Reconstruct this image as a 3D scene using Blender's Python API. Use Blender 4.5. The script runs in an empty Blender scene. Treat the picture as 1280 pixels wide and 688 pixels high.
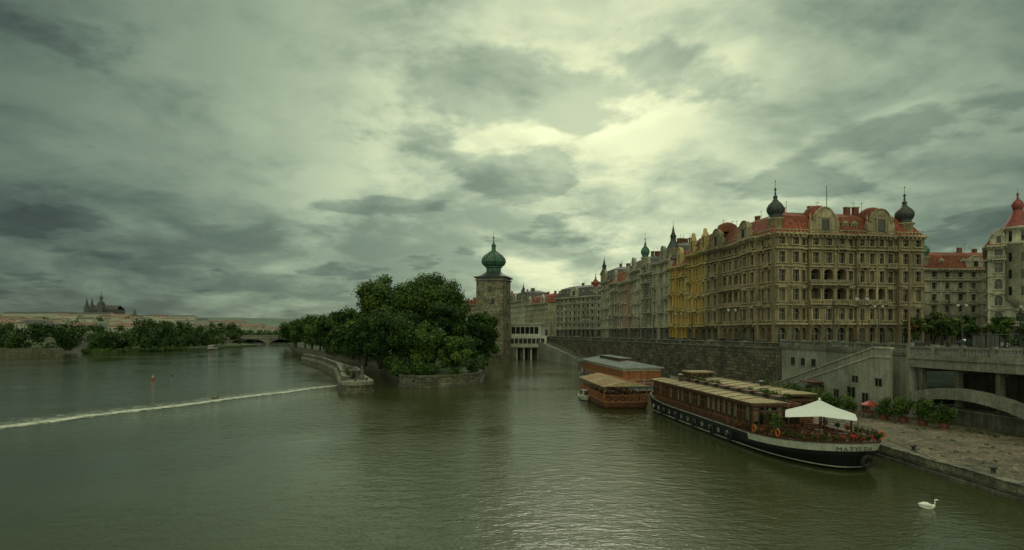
import bpy, math, random
import numpy as np
from mathutils import Vector
random.seed(7); rng=np.random.default_rng(7)
S=bpy.context.scene
H=11.0; FP=750.0
# ------------------------------------------------------------------ materials
def newmat(name):
    m=bpy.data.materials.new(name); m.use_nodes=True
    nt=m.node_tree; b=nt.nodes['Principled BSDF']; return m,nt,b
def N(nt,t,**kw):
    n=nt.nodes.new(t)
    for k,v in kw.items(): setattr(n,k,v)
    return n
def noise(nt,vec,scale,detail=4,rough=.55,dist=0):
    n=N(nt,'ShaderNodeTexNoise'); n.inputs['Scale'].default_value=scale
    n.inputs['Detail'].default_value=detail; n.inputs['Roughness'].default_value=rough
    n.inputs['Distortion'].default_value=dist
    nt.links.new(vec,n.inputs['Vector']); return n.outputs['Fac']
def ramp(nt,fac,stops):
    r=N(nt,'ShaderNodeValToRGB'); nt.links.new(fac,r.inputs['Fac'])
    el=r.color_ramp.elements
    el[0].position,el[0].color=stops[0][0],(*stops[0][1],1)
    el[1].position,el[1].color=stops[-1][0],(*stops[-1][1],1)
    for p,c in stops[1:-1]:
        e=el.new(p); e.color=(*c,1)
    return r.outputs['Color']
def mapr(nt,v,a,b,c,d,smooth=False):
    n=N(nt,'ShaderNodeMapRange'); nt.links.new(v,n.inputs['Value'])
    if smooth: n.interpolation_type='SMOOTHSTEP'
    for i,x in zip(('From Min','From Max','To Min','To Max'),(a,b,c,d)): n.inputs[i].default_value=x
    return n.outputs['Result']
def mth(nt,op,a,b=None,clamp=False):
    n=N(nt,'ShaderNodeMath',operation=op); n.use_clamp=clamp
    for i,x in enumerate((a,b)):
        if x is None: continue
        if isinstance(x,(int,float)): n.inputs[i].default_value=x
        else: nt.links.new(x,n.inputs[i])
    return n.outputs[0]
def mixc(nt,f,a,b,bt='MIX'):
    n=N(nt,'ShaderNodeMix',data_type='RGBA',blend_type=bt)
    for i,x in ((0,f),(6,a),(7,b)):
        if isinstance(x,(int,float)): n.inputs[i].default_value=x
        elif isinstance(x,tuple): n.inputs[i].default_value=(*x,1)
        else: nt.links.new(x,n.inputs[i])
    return n.outputs[2]
def pos(nt): return N(nt,'ShaderNodeNewGeometry').outputs['Position']
def simple(name,c,rough=.8,var=.25,scale=1.0,bump=0.0,bscale=8,metal=0,streak=True,grime=0.0):
    m,nt,b=newmat(name); p=pos(nt)
    f=noise(nt,p,scale,5,.6)
    col=ramp(nt,f,[(.3,tuple(x*(1-var) for x in c)),(.7,tuple(min(1,x*(1+var)) for x in c))])
    if streak:
        mp=N(nt,'ShaderNodeMapping'); mp.inputs['Scale'].default_value=(1.3,1.3,.12); nt.links.new(p,mp.inputs['Vector'])
        f2=noise(nt,mp.outputs[0],1.6,4,.6)
        col=mixc(nt,1.0,col,ramp(nt,f2,[(.35,(1-var*1.3,)*3),(.6,(1,1,1))]),'MULTIPLY')
    if grime:
        f4=noise(nt,p,.11,5,.65); f5=noise(nt,p,3.5,4,.7)
        col=mixc(nt,1.0,col,ramp(nt,f4,[(.35,(1-grime,1-grime*.95,1-grime)),(.62,(1.08,1.06,1.04))]),'MULTIPLY')
        col=mixc(nt,1.0,col,ramp(nt,f5,[(.36,(1-grime*.8,)*3),(.55,(1.05,)*3)]),'MULTIPLY')
    nt.links.new(col,b.inputs['Base Color'])
    b.inputs['Roughness'].default_value=rough; b.inputs['Metallic'].default_value=metal
    if bump:
        bp=N(nt,'ShaderNodeBump'); bp.inputs['Strength'].default_value=bump; bp.inputs['Distance'].default_value=.05
        nt.links.new(noise(nt,p,bscale,3),bp.inputs['Height']); nt.links.new(bp.outputs[0],b.inputs['Normal'])
    return m
def masonry(name,c1,c2,mortar,bw=.9,bh=.4,msize=.04):
    m,nt,b=newmat(name); p=pos(nt)
    s=N(nt,'ShaderNodeSeparateXYZ'); nt.links.new(p,s.inputs[0])
    u=mth(nt,'ADD',s.outputs[0],s.outputs[1])
    c=N(nt,'ShaderNodeCombineXYZ'); nt.links.new(u,c.inputs[0]); nt.links.new(s.outputs[2],c.inputs[1])
    nz=noise(nt,p,.7,2); w=mth(nt,'MULTIPLY',mth(nt,'SUBTRACT',nz,.5),.45)
    c2n=N(nt,'ShaderNodeVectorMath',operation='ADD'); cc=N(nt,'ShaderNodeCombineXYZ')
    nt.links.new(w,cc.inputs[0]); nt.links.new(w,cc.inputs[1])
    nt.links.new(c.outputs[0],c2n.inputs[0]); nt.links.new(cc.outputs[0],c2n.inputs[1])
    t=N(nt,'ShaderNodeTexBrick'); nt.links.new(c2n.outputs[0],t.inputs['Vector'])
    t.inputs['Scale'].default_value=1; t.inputs['Brick Width'].default_value=bw; t.inputs['Row Height'].default_value=bh
    t.inputs['Mortar Size'].default_value=msize; t.inputs['Mortar Smooth'].default_value=.4
    t.inputs['Color1'].default_value=(*c1,1); t.inputs['Color2'].default_value=(*c2,1); t.inputs['Mortar'].default_value=(*mortar,1)
    f=noise(nt,p,.35,6,.65)
    col=mixc(nt,1.0,t.outputs['Color'],ramp(nt,f,[(.32,(.45,.46,.43)),(.65,(1.25,1.25,1.2))]),'MULTIPLY')
    f3=noise(nt,p,1.9,3,.65)
    col=mixc(nt,1.0,col,ramp(nt,f3,[(.35,(.5,.5,.5)),(.7,(1.35,1.33,1.28))]),'MULTIPLY')
    nt.links.new(col,b.inputs['Base Color']); b.inputs['Roughness'].default_value=.9
    bp=N(nt,'ShaderNodeBump'); bp.inputs['Strength'].default_value=.7; bp.inputs['Distance'].default_value=.1
    nt.links.new(mth(nt,'ADD',mth(nt,'MULTIPLY',t.outputs['Fac'],-1.0),f3),bp.inputs['Height']); nt.links.new(bp.outputs[0],b.inputs['Normal'])
    return m
def leafmat(name,c):
    m,nt,b=newmat(name); p=pos(nt)
    f=noise(nt,p,.9,3,.6); f2=noise(nt,p,.18,2)
    col=ramp(nt,f,[(.3,tuple(x*.5 for x in c)),(.55,c),(.75,tuple(x*1.6 for x in c))])
    col=mixc(nt,1.0,col,ramp(nt,f2,[(.35,(.7,.78,.75)),(.65,(1.3,1.2,1))]),'MULTIPLY')
    nt.links.new(col,b.inputs['Base Color']); b.inputs['Roughness'].default_value=.75
    b.inputs['Specular IOR Level'].default_value=.2
    return m
def glassmat(name,c,r=.12):
    m,nt,b=newmat(name); p=pos(nt)
    f=noise(nt,p,.8,2)
    nt.links.new(ramp(nt,f,[(.3,tuple(x*.6 for x in c)),(.7,tuple(x*1.3 for x in c))]),b.inputs['Base Color'])
    b.inputs['Roughness'].default_value=r; b.inputs['Specular IOR Level'].default_value=.5
    return m
M={}
M['tan']=simple('tan_stucco',(.30,.24,.15),.9,.28,.5,grime=.38)
M['tan_d']=simple('tan_rusticated',(.225,.185,.12),.9,.3,.7,.3,3,grime=.38)
M['tan_t']=simple('tan_trim',(.45,.375,.25),.88,.28,.8,grime=.38)
M['yel']=simple('yellow_stucco',(.56,.36,.075),.9,.2,.5,grime=.25)
M['yel_t']=simple('yellow_trim',(.58,.46,.22),.88,.2,.8,grime=.25)
M['ochre']=simple('ochre_stucco',(.50,.33,.10),.9,.2,.5,grime=.25)
M['cream']=simple('cream_stucco',(.43,.395,.29),.9,.25,.5,grime=.35)
M['ivory']=simple('ivory_stucco',(.50,.48,.39),.9,.22,.5,grime=.33)
M['grey']=simple('grey_stucco',(.25,.25,.225),.9,.25,.5,grime=.35)
M['pale']=simple('pale_trim',(.52,.49,.39),.88,.22,.8,grime=.35)
M['grey_d']=simple('grey_rusticated',(.19,.185,.16),.9,.25,.7,.3,3,grime=.35)
M['pink']=simple('rose_stucco',(.40,.24,.175),.9,.2,.5,grime=.3)
M['redroof']=simple('red_tile_roof',(.29,.075,.042),.85,.4,1.5,.5,6,grime=.42)
M['farroof']=simple('hazed_tile_roof',(.25,.145,.11),.9,.3,.05)  # distance haze put into the colour: tile red muted
M['slate']=simple('slate_roof',(.085,.08,.075),.65,.35,1.5,.3,6)
M['copper']=simple('copper_patina',(.065,.18,.13),.6,.4,1.2,grime=.4)
M['darkcu']=simple('dark_copper',(.042,.052,.052),.5,.35,1.2)
M['reddome']=simple('red_dome',(.26,.05,.04),.55,.3,1.2,grime=.3)
M['gold']=simple('gilding',(.5,.33,.08),.4,.1,1,metal=.8)
M['gd']=glassmat('window_glass_dark',(.018,.021,.019),.15)
M['gm']=glassmat('window_glass_mid',(.045,.048,.038),.2)
M['gl']=glassmat('window_curtain',(.17,.155,.11),.4)
M['wf']=simple('window_frame_paint',(.27,.235,.18),.6,.1,2)
M['conc']=simple('concrete',(.25,.245,.205),.9,.28,.6,.3,6,grime=.4)
M['conc_d']=simple('stained_concrete',(.13,.127,.10),.9,.35,.5,.3,5,grime=.4)
M['render']=simple('grey_render',(.35,.35,.305),.9,.22,.5,.2,6,grime=.35)
M['white']=simple('white_paint',(.60,.61,.55),.7,.14,1,grime=.22)
M['whiteh']=simple('white_hull_paint',(.58,.59,.53),.45,.14,1,grime=.2)
M['asph']=simple('asphalt',(.05,.05,.05),.9,.2,1,.2,20,streak=False)
M['pave']=simple('pavement',(.18,.17,.145),.9,.2,1,.2,10,streak=False,grime=.4)
M['black']=simple('black_paint',(.02,.021,.022),.4,.2,1)
M['navy']=simple('navy_hull',(.015,.017,.02),.38,.25,.6)
M['wood']=simple('varnished_wood',(.18,.067,.03),.55,.35,2,grime=.3)
M['wood_d']=simple('dark_wood',(.075,.035,.02),.6,.3,2)
M['wood_o']=simple('orange_wood',(.32,.115,.045),.6,.3,2,grime=.2)
M['tanroof']=simple('tan_canvas_roof',(.38,.30,.175),.88,.15,.8,streak=False,grime=.35)
M['deck']=simple('deck_planks',(.16,.105,.065),.75,.25,2,streak=False)
M['canvas']=simple('white_canvas',(.66,.68,.67),.85,.06,1.5,streak=False)
M['red']=simple('red_paint',(.40,.05,.03),.5,.15,2)
M['orange']=simple('orange_paint',(.52,.13,.03),.55,.2,2)
M['iron']=simple('cast_iron',(.045,.05,.045),.5,.2,2)
M['rust']=simple('brown_pole_paint',(.17,.095,.065),.6,.2,2)
M['bluer']=simple('blue_grey_roof',(.14,.165,.165),.85,.3,.7,streak=False,grime=.4)
M['blue']=simple('blue_paint',(.05,.10,.16),.5,.15,1)
M['brickr']=simple('brick_red_paint',(.20,.066,.042),.75,.25,1,grime=.3)
M['bark']=simple('bark',(.07,.055,.04),.95,.3,3,.5,8)
M['grass']=simple('grass',(.055,.08,.025),.95,.4,.5,.5,4,streak=False)
M['earth']=simple('ground_earth',(.10,.105,.06),.95,.3,.05,streak=False)
M['far']=simple('hazy_hill',(.10,.135,.105),.95,.3,.008,streak=False)
M['swan']=simple('swan_feathers',(.8,.79,.74),.8,.05,6,streak=False)
M['beak']=simple('swan_beak',(.55,.16,.03),.5,.1,6)
M['duck']=simple('duck_feathers',(.14,.09,.05),.8,.3,20)
M['sgrey']=simple('castle_stone',(.095,.108,.105),.9,.25,.03)  # grey lifted, distance haze is part of this colour
M['spal']=simple('castle_stucco',(.44,.43,.35),.9,.15,.02)  # paled to carry distance haze in the base colour
M['lamp']=simple('lamp_glass',(.5,.5,.43),.3,.05,1)
M['tyre']=simple('tyre_rubber',(.015,.015,.015),.9,.1,5)
M['tower']=masonry('tower_stone',(.36,.32,.24),(.19,.17,.13),(.14,.13,.105),1.15,.62,.07)
M['wall']=masonry('embankment_stone',(.19,.165,.125),(.09,.08,.06),(.05,.048,.04),1.2,.6,.06)
M['quayst']=masonry('quay_stone',(.21,.195,.155),(.13,.12,.095),(.055,.055,.045),1.6,.5,.04)
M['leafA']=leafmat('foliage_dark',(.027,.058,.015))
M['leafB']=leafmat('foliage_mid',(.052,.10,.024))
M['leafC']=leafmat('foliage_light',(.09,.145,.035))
M['leafF']=leafmat('foliage_far',(.07,.12,.045))  # green lightened so the colour itself holds the distance haze
M['leafO']=leafmat('foliage_autumn',(.20,.12,.03))
M['flow']=leafmat('red_flowers',(.38,.05,.03))
def cobbles():
    m,nt,b=newmat('cobblestones'); p=pos(nt)
    v=N(nt,'ShaderNodeTexVoronoi'); v.inputs['Scale'].default_value=3.2; nt.links.new(p,v.inputs['Vector'])
    v2=N(nt,'ShaderNodeTexVoronoi',feature='DISTANCE_TO_EDGE'); v2.inputs['Scale'].default_value=3.2; nt.links.new(p,v2.inputs['Vector'])
    s=N(nt,'ShaderNodeSeparateXYZ'); nt.links.new(v.outputs['Color'],s.inputs[0])
    c=ramp(nt,s.outputs[0],[(0,(.10,.08,.055)),(1,(.28,.225,.155))])
    c=mixc(nt,1.0,c,ramp(nt,v2.outputs['Distance'],[(.0,(.35,.37,.3)),(.12,(1,1,1))]),'MULTIPLY')
    c=mixc(nt,1.0,c,ramp(nt,noise(nt,p,.35,6,.65),[(.35,(.38,.44,.32)),(.62,(1.15,1.08,1.0))]),'MULTIPLY')
    nt.links.new(c,b.inputs['Base Color']); b.inputs['Roughness'].default_value=.75
    bp=N(nt,'ShaderNodeBump'); bp.inputs['Strength'].default_value=.8; bp.inputs['Distance'].default_value=.05
    nt.links.new(mapr(nt,v2.outputs['Distance'],0,.15,0,1),bp.inputs['Height']); nt.links.new(bp.outputs[0],b.inputs['Normal'])
    return m
M['cob']=cobbles()
def watermat():
    m,nt,b=newmat('river_water'); p=pos(nt)
    f=noise(nt,p,.03,5,.6)
    nt.links.new(ramp(nt,f,[(.3,(.034,.043,.015)),(.7,(.056,.062,.024))]),b.inputs['Base Color'])
    b.inputs['Roughness'].default_value=.05; b.inputs['IOR'].default_value=1.33
    mp=N(nt,'ShaderNodeMapping'); mp.inputs['Scale'].default_value=(.8,1.4,1); mp.inputs['Rotation'].default_value=(0,0,.35)
    nt.links.new(p,mp.inputs['Vector'])
    n1=noise(nt,mp.outputs[0],.7,4,.62,.6); n2=noise(nt,mp.outputs[0],2.6,3,.6,.4)
    patch=mapr(nt,noise(nt,p,.035,3,.5,.5),.35,.65,.3,1.25)
    h=mth(nt,'MULTIPLY',mth(nt,'ADD',n1,mth(nt,'MULTIPLY',n2,.35)),patch)
    bp=N(nt,'ShaderNodeBump'); bp.inputs['Strength'].default_value=1; bp.inputs['Distance'].default_value=.09
    nt.links.new(h,bp.inputs['Height']); nt.links.new(bp.outputs[0],b.inputs['Normal'])
    return m
M['water']=watermat()
def foammat():
    m,nt,b=newmat('weir_foam'); p=pos(nt)
    b.inputs['Base Color'].default_value=(.64,.66,.56,1); b.inputs['Roughness'].default_value=.8
    a=N(nt,'ShaderNodeAttribute'); a.attribute_name='edge'
    f=noise(nt,p,.8,7,.8)
    al=mth(nt,'ADD',a.outputs['Fac'],mth(nt,'MULTIPLY',mth(nt,'SUBTRACT',f,.5),3.0))
    nt.links.new(mapr(nt,al,.25,1.15,0,.9),b.inputs['Alpha'])
    return m
M['foam']=foammat()
# ------------------------------------------------------------------ mesh builder
class Fr:
    def __init__(s,a,b,off=0):
        a=Vector(a[:2]); b=Vector(b[:2]); d=b-a; s.L=d.length; s.u=d/s.L
        s.n=Vector((s.u.y,-s.u.x)); s.o=a+s.n*off
    def P(s,u,n,z):
        q=s.o+s.u*u+s.n*n; return (q.x,q.y,z)
    def sub(s,u0,off):
        f=Fr.__new__(Fr); f.u=s.u; f.n=s.n; f.o=s.o+s.u*u0+s.n*off; f.L=s.L; return f
class MB:
    def __init__(s): s.v=[];s.f=[];s.m=[];s.mats=[]
    def mi(s,k):
        if k not in s.mats: s.mats.append(k)
        return s.mats.index(k)
    def poly(s,pts,k):
        i=len(s.v); s.v+= [tuple(p) for p in pts]; s.f.append(tuple(range(i,i+len(pts)))); s.m.append(s.mi(k))
    def hexa(s,p,k):
        i=len(s.v); s.v+=[tuple(q) for q in p]; mi=s.mi(k)
        for q in ((0,3,2,1),(4,5,6,7),(0,1,5,4),(1,2,6,5),(2,3,7,6),(3,0,4,7)):
            s.f.append(tuple(i+j for j in q)); s.m.append(mi)
    def box(s,F,u0,u1,n0,n1,z0,z1,k):
        s.hexa([F.P(u0,n1,z0),F.P(u1,n1,z0),F.P(u1,n0,z0),F.P(u0,n0,z0),F.P(u0,n1,z1),F.P(u1,n1,z1),F.P(u1,n0,z1),F.P(u0,n0,z1)],k)
    def abox(s,x0,x1,y0,y1,z0,z1,k):
        s.hexa([(x0,y0,z0),(x1,y0,z0),(x1,y1,z0),(x0,y1,z0),(x0,y0,z1),(x1,y0,z1),(x1,y1,z1),(x0,y1,z1)],k)
    def prism(s,poly,z0,z1,k,kt=None,bottom=False):
        n=len(poly)
        for i in range(n):
            a=poly[i]; b=poly[(i+1)%n]
            s.poly([(a[0],a[1],z0),(b[0],b[1],z0),(b[0],b[1],z1),(a[0],a[1],z1)],k)
        s.poly([(a[0],a[1],z1) for a in poly],kt or k)
        if bottom: s.poly([(a[0],a[1],z0) for a in poly][::-1],k)
    def lathe(s,cx,cy,prof,k,n=16,ph=0):
        i0=len(s.v); mi=s.mi(k)
        for r,z in prof:
            for j in range(n):
                a=2*math.pi*j/n+ph; s.v.append((cx+r*math.cos(a),cy+r*math.sin(a),z))
        for i in range(len(prof)-1):
            for j in range(n):
                a=i0+i*n+j; b=i0+i*n+(j+1)%n
                s.f.append((a,b,b+n,a+n)); s.m.append(mi)
        s.f.append(tuple(i0+(len(prof)-1)*n+j for j in range(n))); s.m.append(mi)
    def tube(s,pts,rad,k,n=8,cap=True,flat=1.0):
        pts=[Vector(p) for p in pts]; i0=len(s.v); mi=s.mi(k)
        if not hasattr(rad,'__len__'): rad=[rad]*len(pts)
        for i,p in enumerate(pts):
            d=(pts[min(i+1,len(pts)-1)]-pts[max(i-1,0)]).normalized()
            up=Vector((0,0,1)) if abs(d.z)<.97 else Vector((1,0,0))
            a=d.cross(up).normalized(); b=a.cross(d)
            for j in range(n):
                t=2*math.pi*j/n; q=p+(a*math.cos(t)+b*math.sin(t)*flat)*rad[i]; s.v.append(tuple(q))
        for i in range(len(pts)-1):
            for j in range(n):
                x=i0+i*n+j; y=i0+i*n+(j+1)%n; s.f.append((x,y,y+n,x+n)); s.m.append(mi)
        if cap:
            s.f.append(tuple(i0+j for j in range(n))[::-1]); s.m.append(mi)
            s.f.append(tuple(i0+(len(pts)-1)*n+j for j in range(n))); s.m.append(mi)
    def ring(s,c,R,r,axis,k,n=16,m=6):
        c=Vector(c); ax=Vector(axis).normalized(); up=Vector((0,0,1)) if abs(ax.z)<.9 else Vector((1,0,0))
        a=ax.cross(up).normalized(); b=ax.cross(a); i0=len(s.v); mi=s.mi(k)
        for i in range(n):
            t=2*math.pi*i/n; d=a*math.cos(t)+b*math.sin(t)
            for j in range(m):
                q=2*math.pi*j/m; s.v.append(tuple(c+d*(R+r*math.cos(q))+ax*r*math.sin(q)))
        for i in range(n):
            for j in range(m):
                s.f.append((i0+i*m+j,i0+((i+1)%n)*m+j,i0+((i+1)%n)*m+(j+1)%m,i0+i*m+(j+1)%m)); s.m.append(mi)
    def obj(s,name,root=None,smooth=False,loc=None):
        if not s.f: return None
        o=Vector(root.location) if root else Vector(loc or (0,0,0))
        me=bpy.data.meshes.new(name)
        me.from_pydata([(x-o.x,y-o.y,z-o.z) for x,y,z in s.v],[],s.f)
        for k in s.mats: me.materials.append(M[k])
        me.polygons.foreach_set('material_index',s.m)
        if smooth: me.polygons.foreach_set('use_smooth',[True]*len(s.f))
        me.update()
        ob=bpy.data.objects.new(name,me); S.collection.objects.link(ob)
        if root: ob.parent=root
        else: ob.location=o
        return ob
def empty(name,x,y,z=0):
    e=bpy.data.objects.new(name,None); e.empty_display_size=1; e.location=(x,y,z); S.collection.objects.link(e); return e
def inset(poly,d):
    n=len(poly); out=[]
    for i in range(n):
        p0=Vector(poly[i-1][:2]);p1=Vector(poly[i][:2]);p2=Vector(poly[(i+1)%n][:2])
        u=(p1-p0).normalized(); w=(p2-p1).normalized()
        n1=Vector((-u.y,u.x)); n2=Vector((-w.y,w.x))
        k=d/(1+n1.dot(n2)) ; q=p1+(n1+n2)*k; out.append((q.x,q.y))
    return out
# ------------------------------------------------------------------ buildings
def facade(R,F,L,z0,floors,bays,mw,mg,mt,archf=(),balc=0.12,loggia=False,rich=True):
    W,G,T=R['walls'],R['windows'],R['trim']
    bw=L/bays; z=z0; nf=len(floors)
    for k,h in enumerate(floors):
        mat=mg if k==0 else mw
        for b in range(bays):
            uc=(b+.5)*bw; arch=(k==0) or (k in archf); dep=.45
            if k==0: w=min(bw*.62,2.3); zb=z+.6; zt=z+h-.75; dep=.6
            elif k in archf and loggia: w=bw*.74; zb=z+1.0; zt=z+h-.4; dep=1.6
            else: w=min(bw*.47,1.45); zb=z+.8; zt=z+h-.75
            ul,ur=uc-w/2,uc+w/2
            q=lambda a,b_,c,d,m=mat:W.poly([F.P(a,0,c),F.P(b_,0,c),F.P(b_,0,d),F.P(a,0,d)],m)
            q(b*bw,ul,z,z+h); q(ur,(b+1)*bw,z,z+h); q(ul,ur,z,zb)
            if arch:
                rise=min(w/2,.9); zs=zt-rise; ns=6
                pts=[(uc-w/2*math.cos(math.pi*i/ns),zs+rise*math.sin(math.pi*i/ns)) for i in range(ns+1)]
                for i in range(ns):
                    (a,za),(c,zc)=pts[i],pts[i+1]
                    W.poly([F.P(a,0,za),F.P(c,0,zc),F.P(c,0,z+h),F.P(a,0,z+h)],mat)
                    W.poly([F.P(a,0,za),F.P(a,-dep,za),F.P(c,-dep,zc),F.P(c,0,zc)],mat)
            else:
                zs=zt; pts=[(ul,zt),(ur,zt)]
                q(ul,ur,zt,z+h); W.poly([F.P(ul,0,zt),F.P(ul,-dep,zt),F.P(ur,-dep,zt),F.P(ur,0,zt)],mat)
            W.poly([F.P(ul,0,zb),F.P(ul,-dep,zb),F.P(ul,-dep,zs),F.P(ul,0,zs)],mat)
            W.poly([F.P(ur,0,zb),F.P(ur,0,zs),F.P(ur,-dep,zs),F.P(ur,-dep,zb)],mat)
            W.poly([F.P(ul,0,zb),F.P(ur,0,zb),F.P(ur,-dep,zb),F.P(ul,-dep,zb)],mat)
            g=random.choice(['gd','gd','gd','gd','gm','gl'])
            G.poly([F.P(ul,-dep,zb),F.P(ur,-dep,zb)]+[F.P(a,-dep,c) for a,c in pts[::-1]],g)
            if random.random()<.35 and k>0:
                zz=zt-(zt-zb)*random.uniform(.2,.5)
                if zz<zs-.1: G.box(F,ul+.12,ur-.12,-dep+.003,-dep+.02,zz,zs-.05,'gl')
            G.box(F,uc-.05,uc+.05,-dep+.002,-dep+.07,zb,zt-.06,'wf')
            zz=zb+(zt-zb)*.64; G.box(F,ul,ur,-dep+.003,-dep+.06,zz-.05,zz+.05,'wf')
            G.box(F,ul,ul+.09,-dep+.004,-dep+.065,zb,zs,'wf'); G.box(F,ur-.09,ur,-dep+.004,-dep+.065,zb,zs,'wf')
            if k>0:
                T.box(F,ul-.24,ul-.01,-.05,.12,zb-.02,zt+.06,mt); T.box(F,ur+.01,ur+.24,-.05,.12,zb-.02,zt+.06,mt)
                T.box(F,ul-.34,ur+.34,-.05,.3,zb-.26,zb-.03,mt)
                if not arch or not loggia:
                    T.box(F,ul-.3,ur+.3,-.05,.18,zt+.07,zt+.3,mt); 
                if rich and k in (1,2) and not (arch and loggia):
                    T.box(F,ul-.42,ur+.42,-.05,.45,zt+.305,zt+.42,mt)
                    if (b+k)%2==0 and h>3.5:
                        a=F.P(ul-.4,.4,zt+.42);c=F.P(ur+.4,.4,zt+.42);e=F.P(uc,.4,zt+.8)
                        a2=F.P(ul-.4,-.02,zt+.42);c2=F.P(ur+.4,-.02,zt+.42);e2=F.P(uc,-.02,zt+.8)
                        T.poly([a,c,e],mt);T.poly([a,e,e2,a2],mt);T.poly([e,c,c2,e2],mt)
                if rich and k==3: T.box(F,uc-.28,uc+.28,-.05,.2,zt+.31,zt+.62,mt)
                if rich and h>3.4:
                    T.box(F,ul-.05,ur+.05,-.05,.06,zb-.85,zb-.34,mt)
                if random.random()<balc or (loggia and arch):
                    T.box(F,ul-.55,ur+.55,-.05,.95,zb-.95,zb-.75,mt)
                    T.box(F,ul-.5,ur+.5,.78,.92,zb+.02,zb+.14,mt)
                    nb=7
                    for i in range(nb):
                        uu=ul-.42+(w+.84)*i/(nb-1); T.box(F,uu-.07,uu+.07,.8,.9,zb-.75,zb+.02,mt)
                    for uu in (ul-.3,ur+.3): T.box(F,uu-.12,uu+.12,-.05,.6,zb-1.35,zb-.951,mt)
            if k==0:
                zz=z+.55
                while zz<z+h-.4:
                    for a,c in ((b*bw+.003,ul-.05),(ur+.05,(b+1)*bw-.003)):
                        if c-a>.1: W.box(F,a,c,-.05,.08,zz,zz+.4,mg)
                    zz+=.5
            if rich and b>0 and k>=2 and k<nf-1 and b%2==0:
                T.box(F,b*bw-.22,b*bw+.22,-.05,.2,z+.18,z+h-.02,mt)
        z+=h
        if k<nf-1:
            hh=.34 if k in (0,nf-2) else .2; pr=.55 if k in (0,nf-2) else .28
            T.box(F,-.02,L+.02,-.06,pr,z-hh/2,z+hh/2,mt)
    T.box(F,-.1,L+.1,-.06,.35,z-.6,z-.12,mt); T.box(F,-.35,L+.35,-.06,1.0,z-.118,z+.28,mt)
    nd=int(L/.9)
    for i in range(nd): T.box(F,(i+.3)*L/nd,(i+.7)*L/nd,.351,.82,z-.45,z-.12,mt)
def gable(R,F,uc,w,z,h,mw,mt,curved=True,win=True,n0=-.5,n1=.35):
    T=R['trim']
    if curved:
        pts=[(-w/2,0),(w/2,0),(w/2,h*.42),(w*.36,h*.48)]
        pts+=[(w*.34*math.cos(math.pi*i/8),h*.52+h*.48*math.sin(math.pi*i/8)) for i in range(0,9)]
        pts+=[(-w*.36,h*.48),(-w/2,h*.42)]
    else:
        pts=[(-w/2,0),(w/2,0),(w/2,h*.3),(w*.3,h*.36),(w*.3,h*.62),(w*.12,h*.7),(0,h),(-w*.12,h*.7),(-w*.3,h*.62),(-w*.3,h*.36),(-w/2,h*.3)]
    f=[F.P(uc+a,n1,z+c) for a,c in pts]; bk=[F.P(uc+a,n0,z+c) for a,c in pts]
    T.poly(f,mw); T.poly(bk[::-1],mw)
    for i in range(len(pts)):
        j=(i+1)%len(pts); T.poly([f[j],f[i],bk[i],bk[j]],mt)
    if curved:
        cv=[F.P(uc+a*1.03,n1+.05,z+c+.04) for a,c in pts[3:-1]]; T.tube(cv,.16,mt,6)
    if win:
        R['windows'].box(F,uc-w*.13,uc+w*.13,n1+.003,n1+.05,z+h*.16,z+h*.55,'gd')
        T.box(F,uc-w*.19,uc-w*.132,n1+.002,n1+.18,z+h*.12,z+h*.6,mt); T.box(F,uc+w*.132,uc+w*.19,n1+.002,n1+.18,z+h*.12,z+h*.6,mt)
        T.box(F,uc-w*.21,uc+w*.21,n1+.002,n1+.25,z+h*.6,z+h*.66,mt)
    for sx in (-1,1):
        p=F.P(uc+sx*w*.46,0,0); T.lathe(p[0],p[1],[(.28,z+h*.4),(.3,z+h*.5),(.12,z+h*.53),(.28,z+h*.6),(.2,z+h*.68),(.02,z+h*.8)],mt,8)
def dormer(R,F,uc,z,roof,mt,w=1.6,h=2.0,n0=-3.2,n1=-.6):
    T=R['trim']; T.box(F,uc-w/2,uc+w/2,n0,n1,z,z+h,mt)
    R['windows'].box(F,uc-w*.28,uc+w*.28,n1+.002,n1+.05,z+.5,z+h-.3,'gd')
    a=[F.P(uc-w*.62,n1+.15,z+h+.003),F.P(uc+w*.62,n1+.15,z+h+.003),F.P(uc,n1+.15,z+h+.7)]
    b=[F.P(uc-w*.62,n0,z+h+.003),F.P(uc+w*.62,n0,z+h+.003),F.P(uc,n0,z+h+.7)]
    R['roof'].poly(a,mt); R['roof'].poly([a[0],a[2],b[2],b[0]],roof); R['roof'].poly([a[2],a[1],b[1],b[2]],roof); R['roof'].poly([a[0],b[0],b[1],a[1]],roof)
def onion(R,cx,cy,z,r,k,hs=1.0,drum=None,drumh=0,fin='gold'):
    D=R['domes']
    if drum: D.lathe(cx,cy,[(r*.95,z-drumh),(r*.95,z-.3),(r*1.2,z-.15),(r*1.2,z)],drum,12)
    p=[(1.15,0),(.9,.12),(.72,.3),(.95,.6),(1.12,.95),(1.1,1.3),(.85,1.7),(.45,2.05),(.22,2.35),(.3,2.5),(.3,2.62),(.14,2.75),(.07,3.3),(.16,3.4),(.16,3.5),(.03,3.65),(.02,4.6)]
    D.lathe(cx,cy,[(r*a,z+b*r*hs) for a,b in p],k,16)
    zt=z+4.6*r*hs
    D.lathe(cx,cy,[(.02,zt-.5),(.14,zt-.35),(.14,zt-.2),(.02,zt-.05)],fin,8)
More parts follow.
